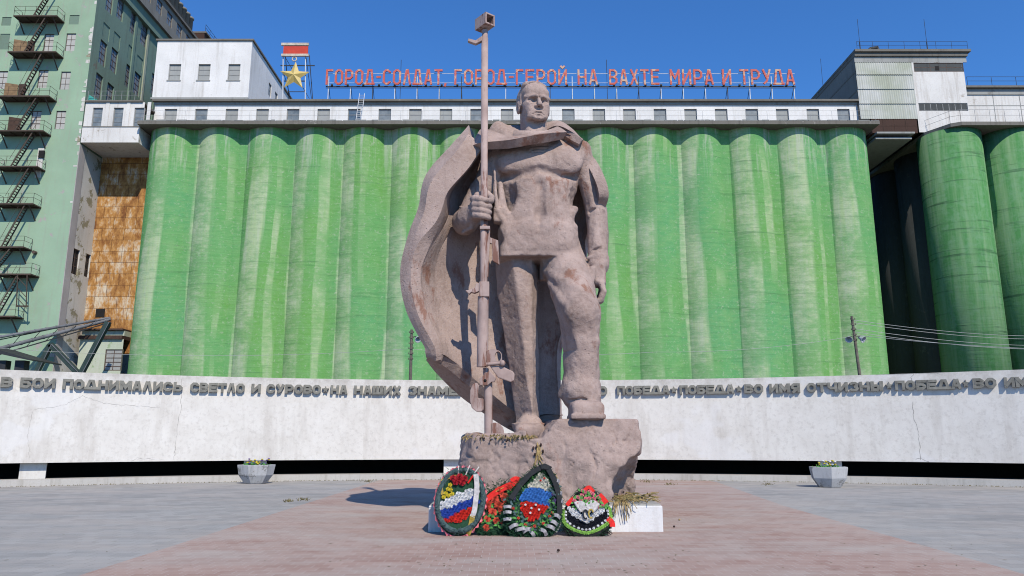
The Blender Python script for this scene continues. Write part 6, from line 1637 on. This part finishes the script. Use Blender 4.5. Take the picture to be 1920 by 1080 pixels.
# ------------------------------------------------------------------ dried flowers and stalks
def dried(name, label, n, base, spread, ln, droop, seed, mats=('straw', 'straw_dark'), heads=8, kind=None):
    r = random.Random(seed); t = thing(name, label, "dried flowers", tuple(base(r)), "dried flowers on the stone")
    for m, k in zip(mats, (.5, .5)):
        mb = MB()
        o_ = base(r)
        for _ in range(int(n * k)):
            b = base(r); a = r.uniform(0, 6.28); l = ln * r.uniform(.4, 1.2)
            d = Vector((math.cos(a) * spread, -abs(math.sin(a)) * spread * .8, r.uniform(-droop, .35))).normalized() * l
            q = [b, b + d * .5 + Vector((0, 0, .03)), b + d + Vector((0, 0, -.04 * droop))]
            if m == 'straw': mb.tube(q, .006, 4, caps=False)
            else:
                u = d.orthogonal().normalized() * .016; mb.add([q[0], q[1] + u, q[2], q[1] - u], [(0, 1, 2, 3)])
        setp(mb.build("dry_stalks" if m == 'straw' else "dry_leaves", M[m], t, recalc=False), kind="stuff")
    for _ in range(heads):
        b = base(r) + Vector((r.uniform(-.1, .1), r.uniform(-.25, -.05), r.uniform(-.05, .08))); mb = MB(); mb.lathe([(.005, -.018), (.016, -.006), (.018, .009), (.007, .022)], b, 7); mb.build("seed_head", M['bud'], t)
    return t
def ledge(r):
    px = r.choice((r.uniform(872, 930), r.uniform(925, 1002), r.uniform(930, 990), r.uniform(940, 1000)))
    q = Vector(ROCK.surf(px, 836)); q.y += r.uniform(-.03, .28); q.z = 1.575 + r.uniform(0, .06); return q
dried("dried_bouquet", "dry yellow brown flowers lying on the rock ledge below the statue's boot", 260, ledge, 1.0, .11, .5, 4, heads=8)
hang = thing("hanging_stalks", "bunch of long dry stalks hanging down the rock face above the teardrop wreath", "dried flowers", tuple(P(1010, 828, 14.3)), "dried flowers on the stone")
r_ = random.Random(12)
def on_rock(px, py, lift=.02): return Vector(ROCK.surf(px, py)) + Vector((0, -lift, .0))
for k in range(9):
    x0 = 1010 + r_.uniform(-3, 5); pts = [on_rock(x0, 830) + Vector((0, .05, .03)), on_rock(x0 + r_.uniform(-2, 2), 846), on_rock(1009 + r_.uniform(-10, 12), 872 + r_.uniform(-10, 6))]
    if k < 3: pts += [on_rock(1030 + 6 * k, 890), on_rock(1044 + 4 * k, 920 + 4 * k, .05)]
    MB().tube([Vector(v) for v in catmull(np.array([tuple(v) for v in pts]), 4)], .008, 5).build("stalk", M['straw'], hang)
for px, py in ((1003, 852), (1018, 846), (1006, 838), (1014, 834), (1000, 840)): MB().lathe([(.006, -.035), (.018, -.014), (.021, .012), (.008, .032)], on_rock(px, py, .03), 7).build("seed_head", M['bud'], hang)
def slabtop(r):
    px = r.uniform(1142, 1222); q = PZ(px, r.uniform(930, 944), .47); return q + Vector((0, 0, r.uniform(0, .04)))
dried("dried_bouquet", "dry straw coloured stalks lying on the right end of the white plinth", 170, slabtop, 1.0, .24, .12, 8, heads=12)
tuft = thing("straw_tuft", "tuft of dry straw drooping over the front edge of the white plinth", "dried flowers", tuple(P(1165, 930, 13.6)), "dried flowers on the stone")
for k in range(26):
    x0 = 1163 + r_.uniform(-6, 10); x1 = x0 + r_.uniform(-22, 28); y1 = r_.uniform(950, 978)
    pts = [PZ(x0, 926, .50), PZ(x0 + (x1 - x0) * .4, 938, .49), P(x0 + (x1 - x0) * .7, 944, 13.46), P(x1, y1, 13.44)]
    MB().tube([Vector(v) for v in catmull(np.array([tuple(v) for v in pts]), 3)], .0065, 4).build("straw", M['straw'], tuft)
# fallen bits on the paving
mb = MB(); r_ = random.Random(31)
for k in range(230):
    q = PZ(r_.choice((r_.uniform(780, 1330), r_.uniform(0, 1920))), r_.choice((r_.uniform(1005, 1075), r_.uniform(925, 1075))), .008); a = r_.uniform(0, 6.28); l = r_.uniform(.01, .045) * (2 if r_.random() < .06 else 1); u = Vector((math.cos(a), math.sin(a), 0)) * l; v = Vector((-math.sin(a), math.cos(a), 0)) * .006
    mb.add([q - u - v, q + u * .2 - v * 1.6, q + u, q - u * .1 + v * 1.5], [(0, 1, 2, 3)])
o = mb.build("fallen_leaf_litter", M['straw_dark'], recalc=False); setp(o, "tiny dry leaves and stalks scattered over the paving round the plinth", "litter", kind="stuff")
for k, (px, py, lb) in enumerate(((1264, 989, "dark seed head lying on the paving right of the plinth"), (1047, 1034, "dark seed head lying on the paving in front of the wreaths"), (1274, 976, "pale seed head lying on the paving just off the plinth corner"))):
    o = MB().lathe([(.008, 0), (.022, .01), (.02, .026), (.007, .036)], PZ(px, py, .005), 7).build("seed_head", M['bud' if k < 2 else 'straw']); setp(o, lb, "seed head", "seed heads on the paving")
# weeds and crumbs in the joint along the kerb
mb = MB(); r_ = random.Random(77)
for k in range(900):
    d = r_.uniform(-34, 34); q = arc(RW - .19 - abs(r_.gauss(0, .05)), d, 0); h_ = r_.uniform(.01, .05); u = Vector((r_.uniform(-.02, .02), r_.uniform(-.02, .02), h_)); v = Vector((.015, 0, 0))
    mb.add([q - v, q + v, q + u], [(0, 1, 2)])
for cx_, cy_ in ((541, 940), (568, 937), (1255, 908), (690, 903), (1212, 903), (1440, 908)):
    for k in range(36):
        q = PZ(cx_ + r_.gauss(0, 5), cy_ + r_.gauss(0, 1.2), .004); u = Vector((r_.uniform(-.05, .05), r_.uniform(-.05, .05), r_.uniform(.02, .07))); v = Vector((.012, 0, 0)); mb.add([q - v, q + v, q + u], [(0, 1, 2)])
setp(mb.build("kerb_weeds", M['straw_dark'], recalc=False), "small dry weeds growing in the joints along the kerb", "weeds", kind="stuff")
